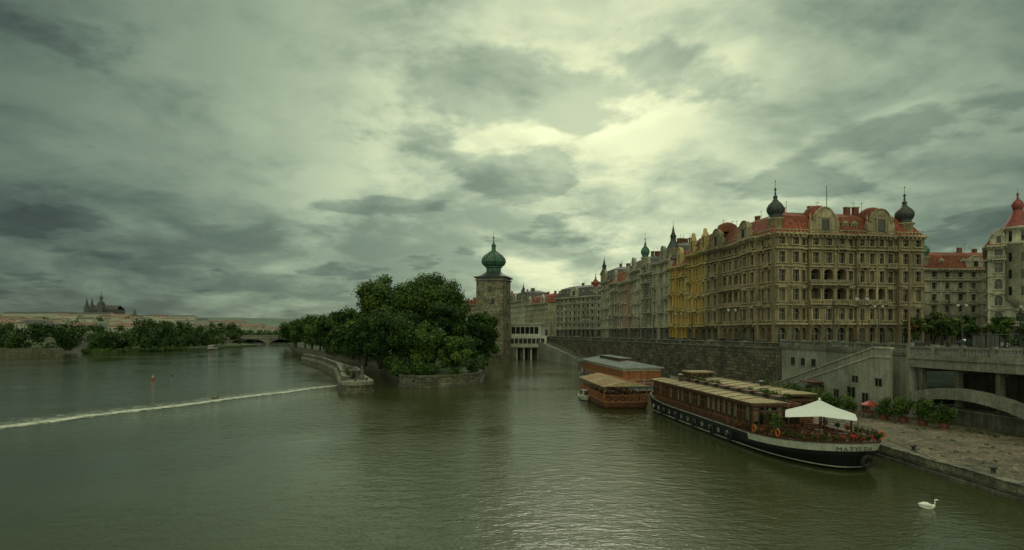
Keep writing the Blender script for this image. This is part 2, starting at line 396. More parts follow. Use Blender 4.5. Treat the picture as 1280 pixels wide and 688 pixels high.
def spire(R,cx,cy,z,r,k,h,drum,drumh):
    D=R['domes']; D.lathe(cx,cy,[(r,z-drumh),(r,z-.3),(r*1.25,z-.15),(r*1.25,z)],drum,8)
    D.lathe(cx,cy,[(r*1.3,z+.003),(r*.85,z+h*.18),(r*.55,z+h*.3),(r*.5,z+h*.42),(r*.65,z+h*.45),(r*.3,z+h*.62),(.06,z+h*.9),(.03,z+h*1.1)],k,8)
def building(name,poly,z0,floors,edges,mw,mg,mt,roof,mans=4.0,dorm=True,balc=.12,deco=None,chim=4,rich=True):
    cx=sum(p[0] for p in poly)/len(poly); cy=sum(p[1] for p in poly)/len(poly)
    root=empty(name,cx,cy,z0); R={k:MB() for k in ('walls','windows','trim','roof','domes')}
    ze=z0+sum(floors); n=len(poly)
    for i in range(n):
        F=Fr(poly[i],poly[(i+1)%n]); e=edges[i] if i<len(edges) else 0
        if not e:
            R['walls'].poly([F.P(0,0,z0),F.P(F.L,0,z0),F.P(F.L,0,ze),F.P(0,0,ze)],mw); continue
        if isinstance(e,int): e=[(1.0,0,e,(),False)]
        u=0
        for fr,off,bays,af,lg in e:
            l=fr*F.L; G=F.sub(u,off); facade(R,G,l,z0,floors,bays,mw,mg,mt,af,balc,lg,rich)
            if off>0:
                for uu in (0,l):
                    pts=[G.P(uu,-off,z0),G.P(uu,0,z0),G.P(uu,0,ze),G.P(uu,-off,ze)]
                    R['walls'].poly(pts if uu else pts[::-1],mw)
            u+=l
        if dorm:
            nd=max(2,int(F.L/5.5))
            for j in range(nd): dormer(R,F,(j+.5)*F.L/nd,ze+.6,roof,mt)
    a=inset(poly,-.55); b=inset(poly,1.9); c=inset(poly,5.2)
    Z=(ze+.29,ze+mans,ze+mans+1.3)
    for (p,q,za,zb) in ((a,b,Z[0],Z[1]),(b,c,Z[1],Z[2])):
        for i in range(n):
            j=(i+1)%n; R['roof'].poly([(*p[i],za),(*p[j],za),(*q[j],zb),(*q[i],zb)],roof)
    R['roof'].poly([(*q,Z[2]) for q in c],roof)
    for i in range(chim):
        F=Fr(c[i%2],c[(i%2)+1]); uu=F.L*(.15+.7*random.random()); nn=-random.uniform(-.5,2)
        R['roof'].box(F,uu-.6,uu+.6,nn-.35,nn+.35,Z[1]-1.0,Z[2]+1.3,'brickr'); R['roof'].box(F,uu-.7,uu+.7,nn-.45,nn+.45,Z[2]+1.301,Z[2]+1.5,mt)
        R['roof'].tube([F.P(uu+1.5,nn,Z[2]-1),F.P(uu+1.5,nn,Z[2]+2.6)],.04,'iron',4); R['roof'].tube([F.P(uu+1,nn,Z[2]+2.3),F.P(uu+2,nn,Z[2]+2.3)],.03,'iron',4)
    if deco: deco(R,poly,ze)
    for k,mb in R.items(): mb.obj(k,root,smooth=(k=='domes'))
    return root
ST=8.0
P=[(52,120),(48.3,147),(46,172),(42.8,196),(39.8,222),(36.9,248)]
def deco_main(R,poly,ze):
    F=Fr(poly[0],poly[1]); G=Fr(poly[1],poly[2])
    gable(R,F,F.L*.16,6,ze+.3,4.6,'tan_t','tan_t'); gable(R,F,F.L*.62,5.4,ze+.3,4.2,'tan_t','tan_t')
    gable(R,G,G.L*.34,6.4,ze+.3,5.4,'tan_t','tan_t'); gable(R,G,G.L*.72,6.4,ze+.3,5.4,'tan_t','tan_t')
    for u in (.5,.56,.44): dormer(R,G,G.L*u,ze+.7,'redroof','tan_t')
    for fr,u in ((G,G.L*.34),(G,G.L*.72),(F,F.L*.16)):
        p=fr.P(u,-2.4,0); R['domes'].lathe(p[0],p[1],[(2.6,ze+4),(2.5,ze+5.0),(1.9,ze+5.9),(1.0,ze+6.4),(.1,ze+6.6)],'redroof',14)
    p=G.P(1.6,-1.4,0); onion(R,p[0],p[1],ze+3.4,1.5,'darkcu',1.15,'tan_t',5)
    p=G.P(G.L-2.2,-1.6,0); onion(R,p[0],p[1],ze+3.2,1.65,'darkcu',1.05,'tan_t',5)
    p=G.P(G.L*.47,-5,0); R['domes'].tube([(p[0],p[1],ze+4),(p[0],p[1],ze+11.5)],.07,'iron',6)
    for fr in (F,G):
        nb=int(fr.L/.8)
        for i in range(nb): fr_u=(i+.5)*fr.L/nb; R['trim'].box(fr,fr_u-.1,fr_u+.1,.1,.3,ze+.29,ze+1.0,'tan_t')
        R['trim'].box(fr,0,fr.L,.05,.35,ze+1.0,ze+1.16,'tan_t')
mainf=[4.6,3.8,3.9,3.8,3.6,2.8]
building('corner_apartment_building',[P[1],P[0],(85,125),(81.3,152)],ST,mainf,
  [[(.24,.9,2,(),False),(.38,0,4,(2,3),True),(.22,.9,2,(),False),(.16,0,2,(),False)],
   [(.18,1.0,2,(1,),False),(.05,0,1,(),False),(.26,.6,3,(2,3),True),(.06,0,1,(),False),(.2,.6,3,(2,),True),(.08,0,1,(),False),(.17,1.0,2,(1,),False)],0,0],
  'tan','tan_d','tan_t','redroof',4.3,False,.15,deco_main,6)
def deco_gab(m,us=(.5,),dome=None,dk='darkcu',curved=True,sp=None,gh=4.6):
    def f(R,poly,ze):
        F=Fr(poly[0],poly[1])
        for u in us: gable(R,F,F.L*u,min(6,F.L*.3),ze+.3,gh,m,m,curved)
        if dome is not None:
            p=F.P(F.L*dome,-1.2,0); onion(R,p[0],p[1],ze+4,1.3,dk,1.35,m,5)
        if sp is not None:
            p=F.P(F.L*sp,-.9,0); spire(R,p[0],p[1],ze+3.5,1.5,dk,7.5,m,5)
    return f
def back(a,b,d=16):
    F=Fr(a,b); return [a,b,F.P(F.L,-d,0)[:2],F.P(0,-d,0)[:2]]
fl=lambda z,n=6:[4.4]+[(z-4.4-2.9)/(n-2)]*(n-2)+[2.9]
mid=lambda a,b,t:(a[0]+(b[0]-a[0])*t,a[1]+(b[1]-a[1])*t)
building('yellow_apartment_building',back(mid(P[2],P[1],.5+.003),P[1]),ST,fl(22.9,6),[[(.3,.6,1,(2,),False),(.4,0,2,(),False),(.3,.6,1,(2,),False)],0,0,0],'ochre','tan_d','yel_t','redroof',4.6,True,.3,deco_gab('yel_t',(.2,.8),curved=False,gh=5.6))
building('yellow_apartment_building',back(P[2],mid(P[2],P[1],.5)),ST,fl(21.0,5),[[(.35,.7,2,(1,2),True),(.65,0,3,(),False)],0,0,0],'yel','yel','yel_t','redroof',4.6,True,.3,deco_gab('yel_t',(.5,),gh=5))
building('ivory_apartment_building',back(mid(P[3],P[2],.45),P[2]),ST,fl(23.6,6),[[(.3,.9,1,(),False),(.4,0,2,(2,),True),(.3,.9,1,(),False)],0,0,0],'ivory','grey_d','pale','slate',4.6,True,.25,deco_gab('pale',(.5,),sp=.88))
building('grey_apartment_building',back(P[3],mid(P[3],P[2],.447)),ST,fl(21.6,5),[[(.3,.5,1,(3,),False),(.7,0,3,(),False)],0,0,0],'grey','grey_d','pale','slate',3.6,True,.25,deco_gab('pale',(.5,),curved=False))
building('rose_apartment_building',back(P[4],mid(P[4],P[3],.5)),ST,fl(20.6,5),[[(.6,0,3,(),False),(.4,.8,1,(1,2),False)],0,0,0],'pink','grey_d','pale','redroof',4,True,.25,deco_gab('pale',(.8,),curved=False,gh=5.4))
building('ivory_apartment_building',back(mid(P[4],P[3],.503),P[3]),ST,fl(23.4,6),[[(.5,0,2,(),False),(.5,.8,2,(3,),False)],0,0,0],'ivory','grey_d','pale','slate',4,True,.35,deco_gab('pale',(.3,),.9,'copper'))
building('cream_apartment_building',back(P[5],mid(P[5],P[4],.5)),ST,fl(23,6),[4,0,0,0],'ivory','cream','pale','slate',4.8,True,.2,deco_gab('cream',(.5,),sp=.1))
building('grey_apartment_building',back(mid(P[5],P[4],.503),P[4]),ST,fl(21.4,5),[4,0,0,0],'grey','grey_d','pale','redroof',4,True,.2,deco_gab('pale',(.6,)))
building('mansard_corner_building',[(22,300),(38,275),(60,290),(44,315)],ST,fl(19.5),[9,6,0,0],'grey','grey_d','pale','slate',4.6,True,.1,deco_gab('pale',(.5,),.97,'reddome'))
building('riverside_apartment_building',back((8,352),(19,318)),ST,fl(18.5),[10,0,0,0],'cream','grey_d','pale','redroof',4,True,.0,deco_gab('pale',(.2,.8),curved=False),rich=False)
building('riverside_apartment_building',back((-4,392),(7.8,353)),ST,fl(21.5),[10,0,0,0],'ivory','grey_d','pale','slate',5,True,.0,deco_gab('pale',(.5,),sp=.85),rich=False)
building('riverside_apartment_building',back((-30,440),(-5,393)),ST,fl(22.5),[12,0,0,0],'pink','grey_d','pale','redroof',5,True,.0,deco_gab('pale',(.3,.7)),rich=False)
building('riverside_apartment_building',back((-62,500),(-31,442)),ST,fl(21),[12,0,0,0],'cream','grey_d','pale','redroof',5,True,.0,deco_gab('pale',(.3,.7),sp=.5),rich=False)
building('side_street_building',[(104,166),(142,168),(140,190),(102,188)],ST,fl(20.3),[[(.2,.5,2,(),False),(.5,0,5,(),False),(.3,.5,3,(),False)],0,0,0],'ivory','tan_d','pale','redroof',4.2,True,.15,
   lambda R,poly,ze:(onion(R,poly[0][0]+11,poly[0][1]+2,ze+3.5,1.5,'copper',1.1,'pale',4),gable(R,Fr(poly[0],poly[1]),25,5,ze+.3,3.6,'pale','pale')))
def deco_tur(R,poly,ze):
    F=Fr(poly[1],poly[2]); p=F.P(5.2,0.3,0); D=R['domes']
    D.lathe(p[0],p[1],[(.4,ST+8.0),(1.2,ST+9),(2.2,ST+10.2),(2.2,ze),(2.7,ze+.2),(2.7,ze+.6),(2.1,ze+.8),(2.1,ze+3.4),(2.6,ze+3.6),(2.6,ze+4)],'pale',12)
    for z in [ST+11+3.7*i for i in range(4)]+[ze+1.2]:
        for j in range(12):
            a=2*math.pi*(j+.5)/12; x=p[0]+2.12*math.cos(a); y=p[1]+2.12*math.sin(a)
            f=Fr((x+math.sin(a)*.4,y-math.cos(a)*.4),(x-math.sin(a)*.4,y+math.cos(a)*.4))
            if j%2==0: R['windows'].box(f,.08,.72,0,.06,z,z+1.9,'gd')
    D.lathe(p[0],p[1],[(2.6,ze+4.01),(2.3,ze+4.8),(1.7,ze+5.8),(1.1,ze+7.2),(.8,ze+7.8),(.9,ze+8.0),(1.15,ze+8.8),(.9,ze+9.6),(.3,ze+10.2),(.12,ze+10.9),(.3,ze+11.2),(.05,ze+11.7),(.03,ze+12.6)],'reddome',12)
    gable(R,F,11,6,ze+.3,5,'pale','pale'); gable(R,F,1.9,3,ze+.3,3.4,'pale','pale')
building('turret_apartment_building',[(127,160),(107,135),(139,116),(155,148)],ST,fl(22),[6,[(.2,.5,2,(1,2,3),False),(.8,0,8,(),False)],0,0],'ivory','grey_d','pale','redroof',4.2,True,.35,deco_tur)
# ------------------------------------------------------------------ water tower
def tower():
    cx,cy=-7.2,236; r=empty('water_tower',cx,cy,0); b=MB(); w=5.6; ang=math.radians(-14)
    c,s=math.cos(ang),math.sin(ang)
    def sq(w): return [(cx+x*c-y*s,cy+x*s+y*c) for x,y in ((-w,-w),(w,-w),(w,w),(-w,w))]
    q=sq(w); q2=sq(w*.965)
    for i in range(4):
        j=(i+1)%4; b.poly([(*q[i],-1),(*q[j],-1),(*q2[j],30.8),(*q2[i],30.8)],'tower')
    b.prism(sq(w+.4),-1,1.4,'conc_d')
    for i in range(4):
        zz=1.5; k=0
        while zz<30.2:
            t=(zz/30.8); ww=w*(1-.035*t)+.06
            e1=sq(ww); F=Fr(e1[i],e1[(i+1)%4]); l=1.5 if k%2 else .9
            b.box(F,0,l,-.3,.0,zz,zz+.62,'tower'); F=Fr(e1[i-1],e1[i]); b.box(F,F.L-(2.4-l),F.L-.003,-.3,.0,zz+.003,zz+.615,'tower')
            zz+=.68; k+=1
    b.obj('walls',r)
    t=MB(); t.prism(sq(w*.965+.45),30.81,31.3,'conc',bottom=True); t.prism(sq(w*.965+.15),31.3,31.9,'conc'); t.prism(sq(w*.965+.8),31.901,32.4,'darkcu',bottom=True)
    for z in (7.5,): t.prism(sq(w+.12),z,z+.35,'conc',bottom=True)
    for i in range(4):
        F=Fr(sq(w)[i],sq(w)[(i+1)%4])
        for z,u in ((12,.5),(17,.35),(22,.6),(26.5,.5),(5,.5)):
            t.box(F,F.L*u-.75,F.L*u-.5,-.3,.04,z-.2,z+1.7,'conc_d'); t.box(F,F.L*u+.5,F.L*u+.75,-.3,.04,z-.2,z+1.7,'conc_d'); t.box(F,F.L*u-.75,F.L*u+.75,-.3,.06,z+1.701,z+1.95,'conc_d')
            t.box(F,F.L*u-.5,F.L*u+.5,-.32,.0,z-.2,z+1.7,'gd')
    t.obj('stonework',r)
    d=MB(); ph=ang+math.pi/8
    d.lathe(cx,cy,[(6.9,32.401),(5.0,33.3),(3.4,34.2),(2.9,34.7)],'darkcu',8,ph)
    d.lathe(cx,cy,[(2.9,34.6),(2.9,36.0),(3.4,36.2),(3.3,36.6)],'copper',8,ph)
    d.lathe(cx,cy,[(3.3,36.61),(4.2,37.3),(4.75,38.4),(4.5,39.7),(3.4,41.0),(1.9,42.0),(.95,42.7),(.8,43.2),(.8,44.6),(1.15,44.8),(.6,45.5),(.25,46.0),(.1,48.2),(.05,50.5)],'copper',8,ph)
    for j in range(8):
        a=ph+2*math.pi*j/8; pr=[(3.35,36.65),(4.25,37.3),(4.8,38.4),(4.55,39.7),(3.45,41.0),(1.95,42.0),(1.0,42.7)]
        d.tube([(cx+rr*math.cos(a),cy+rr*math.sin(a),zz) for rr,zz in pr],.13,'darkcu',5)
    d.lathe(cx,cy,[(.05,47.6),(.5,47.9),(.5,48.3),(.05,48.6)],'gold',10)
    d.obj('onion_roof',r,False)
tower()
# ------------------------------------------------------------------ gallery
def gallery():
    r=empty('white_gallery_building',7,252,0); b=MB(); g=MB()
    F=Fr((-1.5,246),(14,243))
    b.box(F,0,F.L,-14,0,5.0,9.3,'white'); b.box(F,.5,F.L-2.5,-13,-.8,9.301,14.0,'white'); b.box(F,0,F.L-2,-13.5,-.2,14.001,14.4,'white')
    b.box(F,-.3,F.L+.3,-14,.6,4.5,4.999,'render')
    for i in range(6):
        u=.4+(F.L-.8)*i/5; b.box(F,u-.35,u+.35,-1.2,-.3,-.5,4.5,'white')
        b.box(F,u-.35,u+.35,-12.2,-11.5,-.5,4.5,'white')
    b.box(F,0,F.L,-14.4,-14,-.5,4.6,'conc_d')
    for k in range(8):
        u=.8+k*1.8
        if u+1.5<F.L: g.box(F,u,u+1.5,.003,.05,6.2,8.3,'gm')
    for k in range(6):
        u=1.2+k*1.9
        if u+1.6<F.L-2.6: g.box(F,u,u+1.6,-.797,-.74,10.2,13.0,'gd')
    for i in range(20):
        u=i*F.L/19; b.box(F,u-.03,u+.03,.4,.46,5.0,6.0,'wf')
    b.box(F,0,F.L,.38,.48,6.0,6.08,'wf')
    b.obj('walls',r); g.obj('windows',r)
gallery()
# ------------------------------------------------------------------ ground, water, embankment
def sheet(name,poly,z,k,z0=None,kside=None,loc=None):
    b=MB()
    if z0 is None: b.poly([(x,y,z) for x,y in poly],k)
    else: b.prism(poly,z0,z,kside or k,k)
    return b.obj(name,None,loc=(poly[0][0],poly[0][1],z))
sheet('river_bed_ground',[(-9000,-900),(9000,-900),(9000,9000),(-9000,9000)],-2.5,'earth')
sheet('river_water',[(-3000,-600),(3000,-600),(3000,1500),(-3000,1500)],0,'water')
wallline=[(46.5,70),(45,100),(12,258),(-8,340),(-45,440),(-70,640)]
sheet('street_ground',[(46.5,70)]+[(1500,70),(1500,640),(-70,640),(-45,440),(-8,340),(12,258),(45,100)],ST,'asph')
ew=MB()
for i in range(1,len(wallline)-1):
    F=Fr(wallline[i+1],wallline[i])
    ew.box(F,0,F.L,-.9,.0,-1,ST+.2,'wall'); ew.box(F,-.05,F.L+.05,-.75,.12,ST+.2,ST+.42,'conc')
    ew.box(F,0,F.L,-.55,-.1,ST+.42,ST+1.05,'wall'); ew.box(F,0,F.L,-.65,0.02,ST+1.051,ST+1.22,'conc')
    ew.box(F,0,F.L,0,.35,-1,1.1,'conc_d')
    nb=int(F.L/12)
    for j in range(nb): ew.box(F,(j+.5)*12-.5,(j+.5)*12+.5,-.7,.1,ST+.421,ST+1.4,'conc')
    for j in range(int(F.L/9)):
        u=(j+.3)*9; ew.tube([F.P(u,-.05,3.2),F.P(u,.25,3.1)],.14,'iron',8)
ew.obj('embankment_wall',None,loc=(30,170,0))
sw=MB(); 
for i in range(1,4):
    F=Fr(wallline[i+1],wallline[i]); sw.box(F,0,F.L,-4,-.901,ST-.2,ST+.13,'pave')
for a,b_ in zip(P[1:],P[:-1]):
    F=Fr(a,b_); sw.box(F,0,F.L,.1,3.2,ST-.2,ST+.13,'pave')
F=Fr(P[0],(85,125)); sw.box(F,-3,F.L,1.0,4.5,ST-.2,ST+.13,'pave')
sw.obj('sidewalk',None,loc=(45,120,ST))
mk=MB()
for i in range(14):
    F=Fr(wallline[2],wallline[1]); u=10+i*10; mk.box(F,u,u+3,-8.1,-7.95,ST-.01,ST+.006,'white')
mk.obj('road_markings',None,loc=(30,170,ST))
quay=[(33,-5),(60,-5),(58,70),(46.4,71),(44.9,100),(36.6,140.6),(32.6,120),(31.8,80),(32.4,54),(33,39)]
sheet('quay_pavement',quay,1.0,'cob',-1,'quayst')
kb=MB()
qe=[(33,-5),(33,39),(32.4,54),(31.8,80),(32.6,120),(36.6,140.6)]
for a,b_ in zip(qe[1:],qe[:-1]):
    F=Fr(a,b_); n=int(F.L/2)
    for i in range(n): kb.box(F,i*F.L/n+.015,(i+1)*F.L/n-.015,-.75,.12,.4,1.09+random.uniform(-.02,.02),'quayst')
    kb.box(F,0,F.L,0,.3,-1,.25,'conc_d')
kb.obj('quay_edge_stones',None,loc=(33,40,1))
gt=MB()
for i in range(12): 
    x=34.8+i*.02; gt.abox(x+.6,x+1.15,22+i*4.1,22.5+i*4.1,1.0,1.012,'iron')
gt.obj('drain_covers',None,loc=(35,40,1))
def stairs():
    r=empty('embankment_staircase',45,85,1); b=MB(); F=Fr((45,100),(46.5,70)); L=F.L
    b.box(F,0,L,-.9,0,0,ST+.2,'render'); b.box(F,-.02,L,-1,.15,ST+.201,ST+.45,'conc')
    n=40; u0,u1=1.5,L-3
    for i in range(n):
        a=u0+(u1-u0)*i/n; c=u0+(u1-u0)*(i+1)/n; z=1.2+(ST-1.2)*(i+1)/n
        b.box(F,a,c,.003,2.2,.9,z,'conc')
    prof=[(u0-1,.9),(L+.1,.9),(L+.1,ST+1.0),(u1,ST+1.0),(u0,2.3),(u0-1,2.3)]
    f=[F.P(a,2.5,z) for a,z in prof]; g=[F.P(a,2.2,z) for a,z in prof]
    b.poly(f,'render'); b.poly(g[::-1],'render')
    for i in range(len(prof)):
        j=(i+1)%len(prof); b.poly([f[j],f[i],g[i],g[j]],'conc')
    c0=[(u0-1.05,2.3),(u0,2.3),(u1,ST+1.0),(L+.1,ST+1.0)]
    for (a,za),(c,zc) in zip(c0[:-1],c0[1:]):
        b.hexa([F.P(a,2.62,za+.003),F.P(c,2.62,zc+.003),F.P(c,2.1,zc+.003),F.P(a,2.1,za+.003),F.P(a,2.62,za+.18),F.P(c,2.62,zc+.18),F.P(c,2.1,zc+.18),F.P(a,2.1,za+.18)],'pale')
        b.hexa([F.P(a,2.6,za-1.05),F.P(c,2.6,zc-1.05),F.P(c,2.503,zc-1.05),F.P(a,2.503,za-1.05),F.P(a,2.6,za-.85),F.P(c,2.6,zc-.85),F.P(c,2.503,zc-.85),F.P(a,2.503,za-.85)],'pale')
    b.obj('walls',r)
    w=MB()
    for u,z0,z1,ww in ((12,2.2,3.2,1.2),(15.5,2.6,3.6,1.2),(19,1.05,3.3,1.1),(22,2.6,3.9,1.6),(25,1.05,3.4,1.2),(27.5,4.5,5.4,1.2),(23,4.6,5.4,1.2)):
        w.box(F,u,u+ww,2.503,2.54,z0,z1,'gd'); w.box(F,u-.1,u+ww+.1,2.502,2.6,z1+.001,z1+.12,'conc')
        w.box(F,u-.1,u-.001,2.502,2.58,z0,z1,'conc'); w.box(F,u+ww+.001,u+ww+.1,2.502,2.58,z0,z1,'conc'); w.box(F,u+ww/2-.03,u+ww/2+.03,2.541,2.57,z0,z1,'wf')
    for u in (3,6,9):
        w.box(F,u,u+1.1,.002,.05,5.8,6.9,'gd'); w.box(F,u-.1,u+1.2,.002,.1,5.6,5.79,'conc')
    w.box(F,12.5,16.5,2.503,3.9,3.9,4.02,'brickr')
    w.obj('windows',r)
stairs()
def balus(b,F,z,mat='conc'):
    b.box(F,0,F.L,-.2,.2,z,z+.22,mat); b.box(F,0,F.L,-.2,.2,z+.95,z+1.15,mat)
    n=int(F.L/3.2)
    for i in range(n+1): u=F.L*i/n; b.box(F,u-.24,u+.24,-.26,.26,z+.001,z+1.3,mat)
    m=int(F.L/.36)
    for i in range(m):
        u=(i+.5)*F.L/m; q=F.P(u,0,0); b.lathe(q[0],q[1],[(.07,z+.22),(.11,z+.4),(.06,z+.6),(.1,z+.8),(.07,z+.95)],mat,6)
def viaduct():
    r=empty('riverside_viaduct',50,50,1); b=MB()
    E=[(46.4,70),(48.3,56),(50.2,40),(52,20),(53,-5)]
    for a,c in zip(E[:-1],E[1:]):
        F=Fr(a,c)
        b.box(F,0,F.L,-40,0,7.2,ST,'conc_d'); b.box(F,-.02,F.L+.02,-.8,.25,6.95,ST+.2,'conc'); b.box(F,-.02,F.L+.02,.251,.4,ST-.1,ST+.15,'conc')
        b.box(F,0,F.L,-7,-6.6,.9,7.2,'conc_d')
        n=max(2,int(F.L/3.6))
        for i in range(n):
            u=(i+.3)*F.L/n; b.box(F,u-.22,u+.22,-.75,-.15,3.0,6.949,'conc_d'); b.box(F,u-.2,u+.2,-6.6,-.76,6.5,7.199,'conc_d')
        m=10
        for i in range(m):
            t0,t1=i/m,(i+1)/m; zz=lambda t:4.9-1.1*(2*t-1)**2
            pts=[F.P(t0*F.L,.3,zz(t0)-1.1),F.P(t1*F.L,.3,zz(t1)-1.1),F.P(t1*F.L,-.5,zz(t1)-1.1),F.P(t0*F.L,-.5,zz(t0)-1.1),
                 F.P(t0*F.L,.3,zz(t0)+.1),F.P(t1*F.L,.3,zz(t1)+.1),F.P(t1*F.L,-.5,zz(t1)+.1),F.P(t0*F.L,-.5,zz(t0)+.1)]
            b.hexa(pts,'conc')
        b.box(F,0,F.L,-2.6,-1.2,.9,2.5,'conc_d'); b.box(F,0,F.L,-2.7,-1.1,2.501,2.65,'conc')
    b.obj('structure',r); p=MB()
    for a,c in zip(E[:-1],E[1:]): balus(p,Fr(a,c),ST+.203)
    F=Fr((45,100),(46.5,70)); balus(p,F,ST+.453)
    p.obj('balustrade',r)
viaduct()
rb=MB(); F=Fr((12,258),(45,100))
rb.hexa([F.P(6,.36,-1),F.P(62,.36,-1),F.P(62,.001,-1),F.P(6,.001,-1),F.P(6,.36,7.9),F.P(62,.36,2.6),F.P(62,.001,2.6),F.P(6,.001,7.9)],'conc')
rb.hexa([F.P(6,4,-1),F.P(64,4,-1),F.P(64,.37,-1),F.P(6,.37,-1),F.P(6,4,7.2),F.P(64,4,1.6),F.P(64,.37,1.6),F.P(6,.37,7.2)],'pave')
rb.hexa([F.P(6,4.3,-1),F.P(64,4.3,-1),F.P(64,4.01,-1),F.P(6,4.01,-1),F.P(6,4.3,8.1),F.P(64,4.3,2.5),F.P(64,4.01,2.5),F.P(6,4.01,8.1)],'render')
rb.obj('access_ramp',None,loc=(25,230,0))
# ------------------------------------------------------------------ island, pier, far land
isl=[(-19,117.5),(-12,119),(-6.8,127),(-7.5,180),(-12,224),(-1,226),(-1,262),(-12,330),(-60,480),(-90,640),(-200,640),(-168,450),(-117,330),(-68,235),(-41,183),(-24,130),(-22.5,120)]
b=MB(); b.prism(isl,-1,2.0,'quayst','grass')
for i in range(len(isl)):
    F=Fr(isl[i],isl[(i+1)%len(isl)]); b.box(F,-.1,F.L+.1,-.7,.12,2.001,2.35,'conc_d'); b.box(F,0,F.L,-.1,.3,-1,.35,'conc_d')
b.obj('tree_island',None,loc=(-25,150,0))
def pier():
    r=empty('lock_pier',-35,130,0); b=MB()
    c=[(-28.3,109),(-32,120),(-42,150),(-56,182),(-72,212)]
    hw=[2.9,2.6,2.3,2.2,2.2]; Lf=[];Rt=[]
    for i,p in enumerate(c):
        q0=Vector(c[max(0,i-1)]);q1=Vector(c[min(len(c)-1,i+1)]); d=(q1-q0).normalized(); n=Vector((d.y,-d.x))
        Rt.append(tuple(Vector(p)+n*hw[i])); Lf.append(tuple(Vector(p)-n*hw[i]))
    d=(Vector(c[1])-Vector(c[0])).normalized(); n=Vector((d.y,-d.x)); nose=[]
    for j in range(1,10):
        a=math.pi*j/10; nose.append(tuple(Vector(c[0])-n*2.9*math.cos(a)-d*2.9*math.sin(a)))
    poly=nose+Rt+Lf[::-1]
    b.prism(poly,-1,1.9,'quayst','pave'); b.prism(inset(poly,-.18),1.5,2.15,'conc','conc',bottom=True); b.prism(inset(poly,.7),2.1,2.156,'pave')
    b.prism(inset(poly,-.25),-1,.3,'conc_d')
    for i in range(len(c)-1):
        F=Fr(Lf[i+1],Lf[i]); b.box(F,0,F.L,-1.0,-.5,2.155,3.2 if i else 2.9,'conc_d'); b.box(F,0,F.L,-1.1,-.4,3.2 if i else 2.9,3.35 if i else 3.05,'conc')
    b.obj('pier_body',r)
    t=MB()
    t.abox(-30.4,-28.8,112.4,114.0,2.15,3.7,'conc_d'); t.abox(-30.6,-28.6,112.2,114.2,3.701,3.86,'conc'); t.lathe(-29.6,113.2,[(1.3,3.861),(.1,4.5)],'slate',4,math.pi/4)
    t.abox(-29.9,-29.3,112.36,112.395,2.2,3.5,'gd')
    t.lathe(-27.6,110.2,[(.55,2.15),(.5,2.9),(.35,3.1),(.4,3.7),(.28,4.1),(.2,4.25),(.28,4.5),(.02,4.8)],'conc_d',10)
    for x,y in ((-28,107.2),(-26.4,109.0),(-33,122),(-38,138)): t.lathe(x,y,[(.2,2.15),(.16,2.5),(.26,2.55),(.26,2.7),(.05,2.75)],'iron',10)
    for i in range(8):
        x,y=-31.5-i*1.4,118+i*4.2; t.tube([(x,y,2.15),(x,y,3.2)],.04,'iron',5)
    t.tube([(-31.5,118,3.2),(-41.3,147.4,3.2)],.04,'iron',5)
    t.obj('signal_house_and_bollards',r); return r
pr_=pier()
sheet('left_bank_ground',[(-1500,120),(-420,180),(-245,268),(-214,286),(-350,455),(-420,640),(-1500,640)],3.0,'grass',-1,'quayst')
sheet('river_island_ground',[(-214,300),(-203,296),(-196,345),(-194,458),(-235,520),(-300,480),(-235,330)],1.2,'grass',-1,'grass')
def ss(a,b_,x): t=np.clip((x-a)/(b_-a),0,1); return t*t*(3-2*t)
def hgt(X,Y):
    h=3+0*X
    h=h+38*ss(1250,1750,Y)*ss(-500,-1100,X)
    h=h+ (70+25*np.sin(X/900.)+12*np.sin(X/310.+1))*ss(2600,3800,Y)
    h=h+ 5*np.sin(X/130.)*np.sin(Y/170.)*ss(900,1500,Y)
    return h
xs=np.linspace(-7000,7000,141); ys=np.linspace(640,8000,93)
X,Y=np.meshgrid(xs,ys); Z=hgt(X,Y)
vv=np.stack([X.ravel(),Y.ravel(),Z.ravel()],1).tolist(); nx=len(xs); ff=[(j*nx+i,j*nx+i+1,(j+1)*nx+i+1,(j+1)*nx+i) for j in range(len(ys)-1) for i in range(nx-1)]
me=bpy.data.meshes.new('hills'); me.from_pydata(vv,[],ff); me.materials.append(M['far']); me.polygons.foreach_set('use_smooth',[True]*len(ff)); S.collection.objects.link(bpy.data.objects.new('hills_terrain',me))
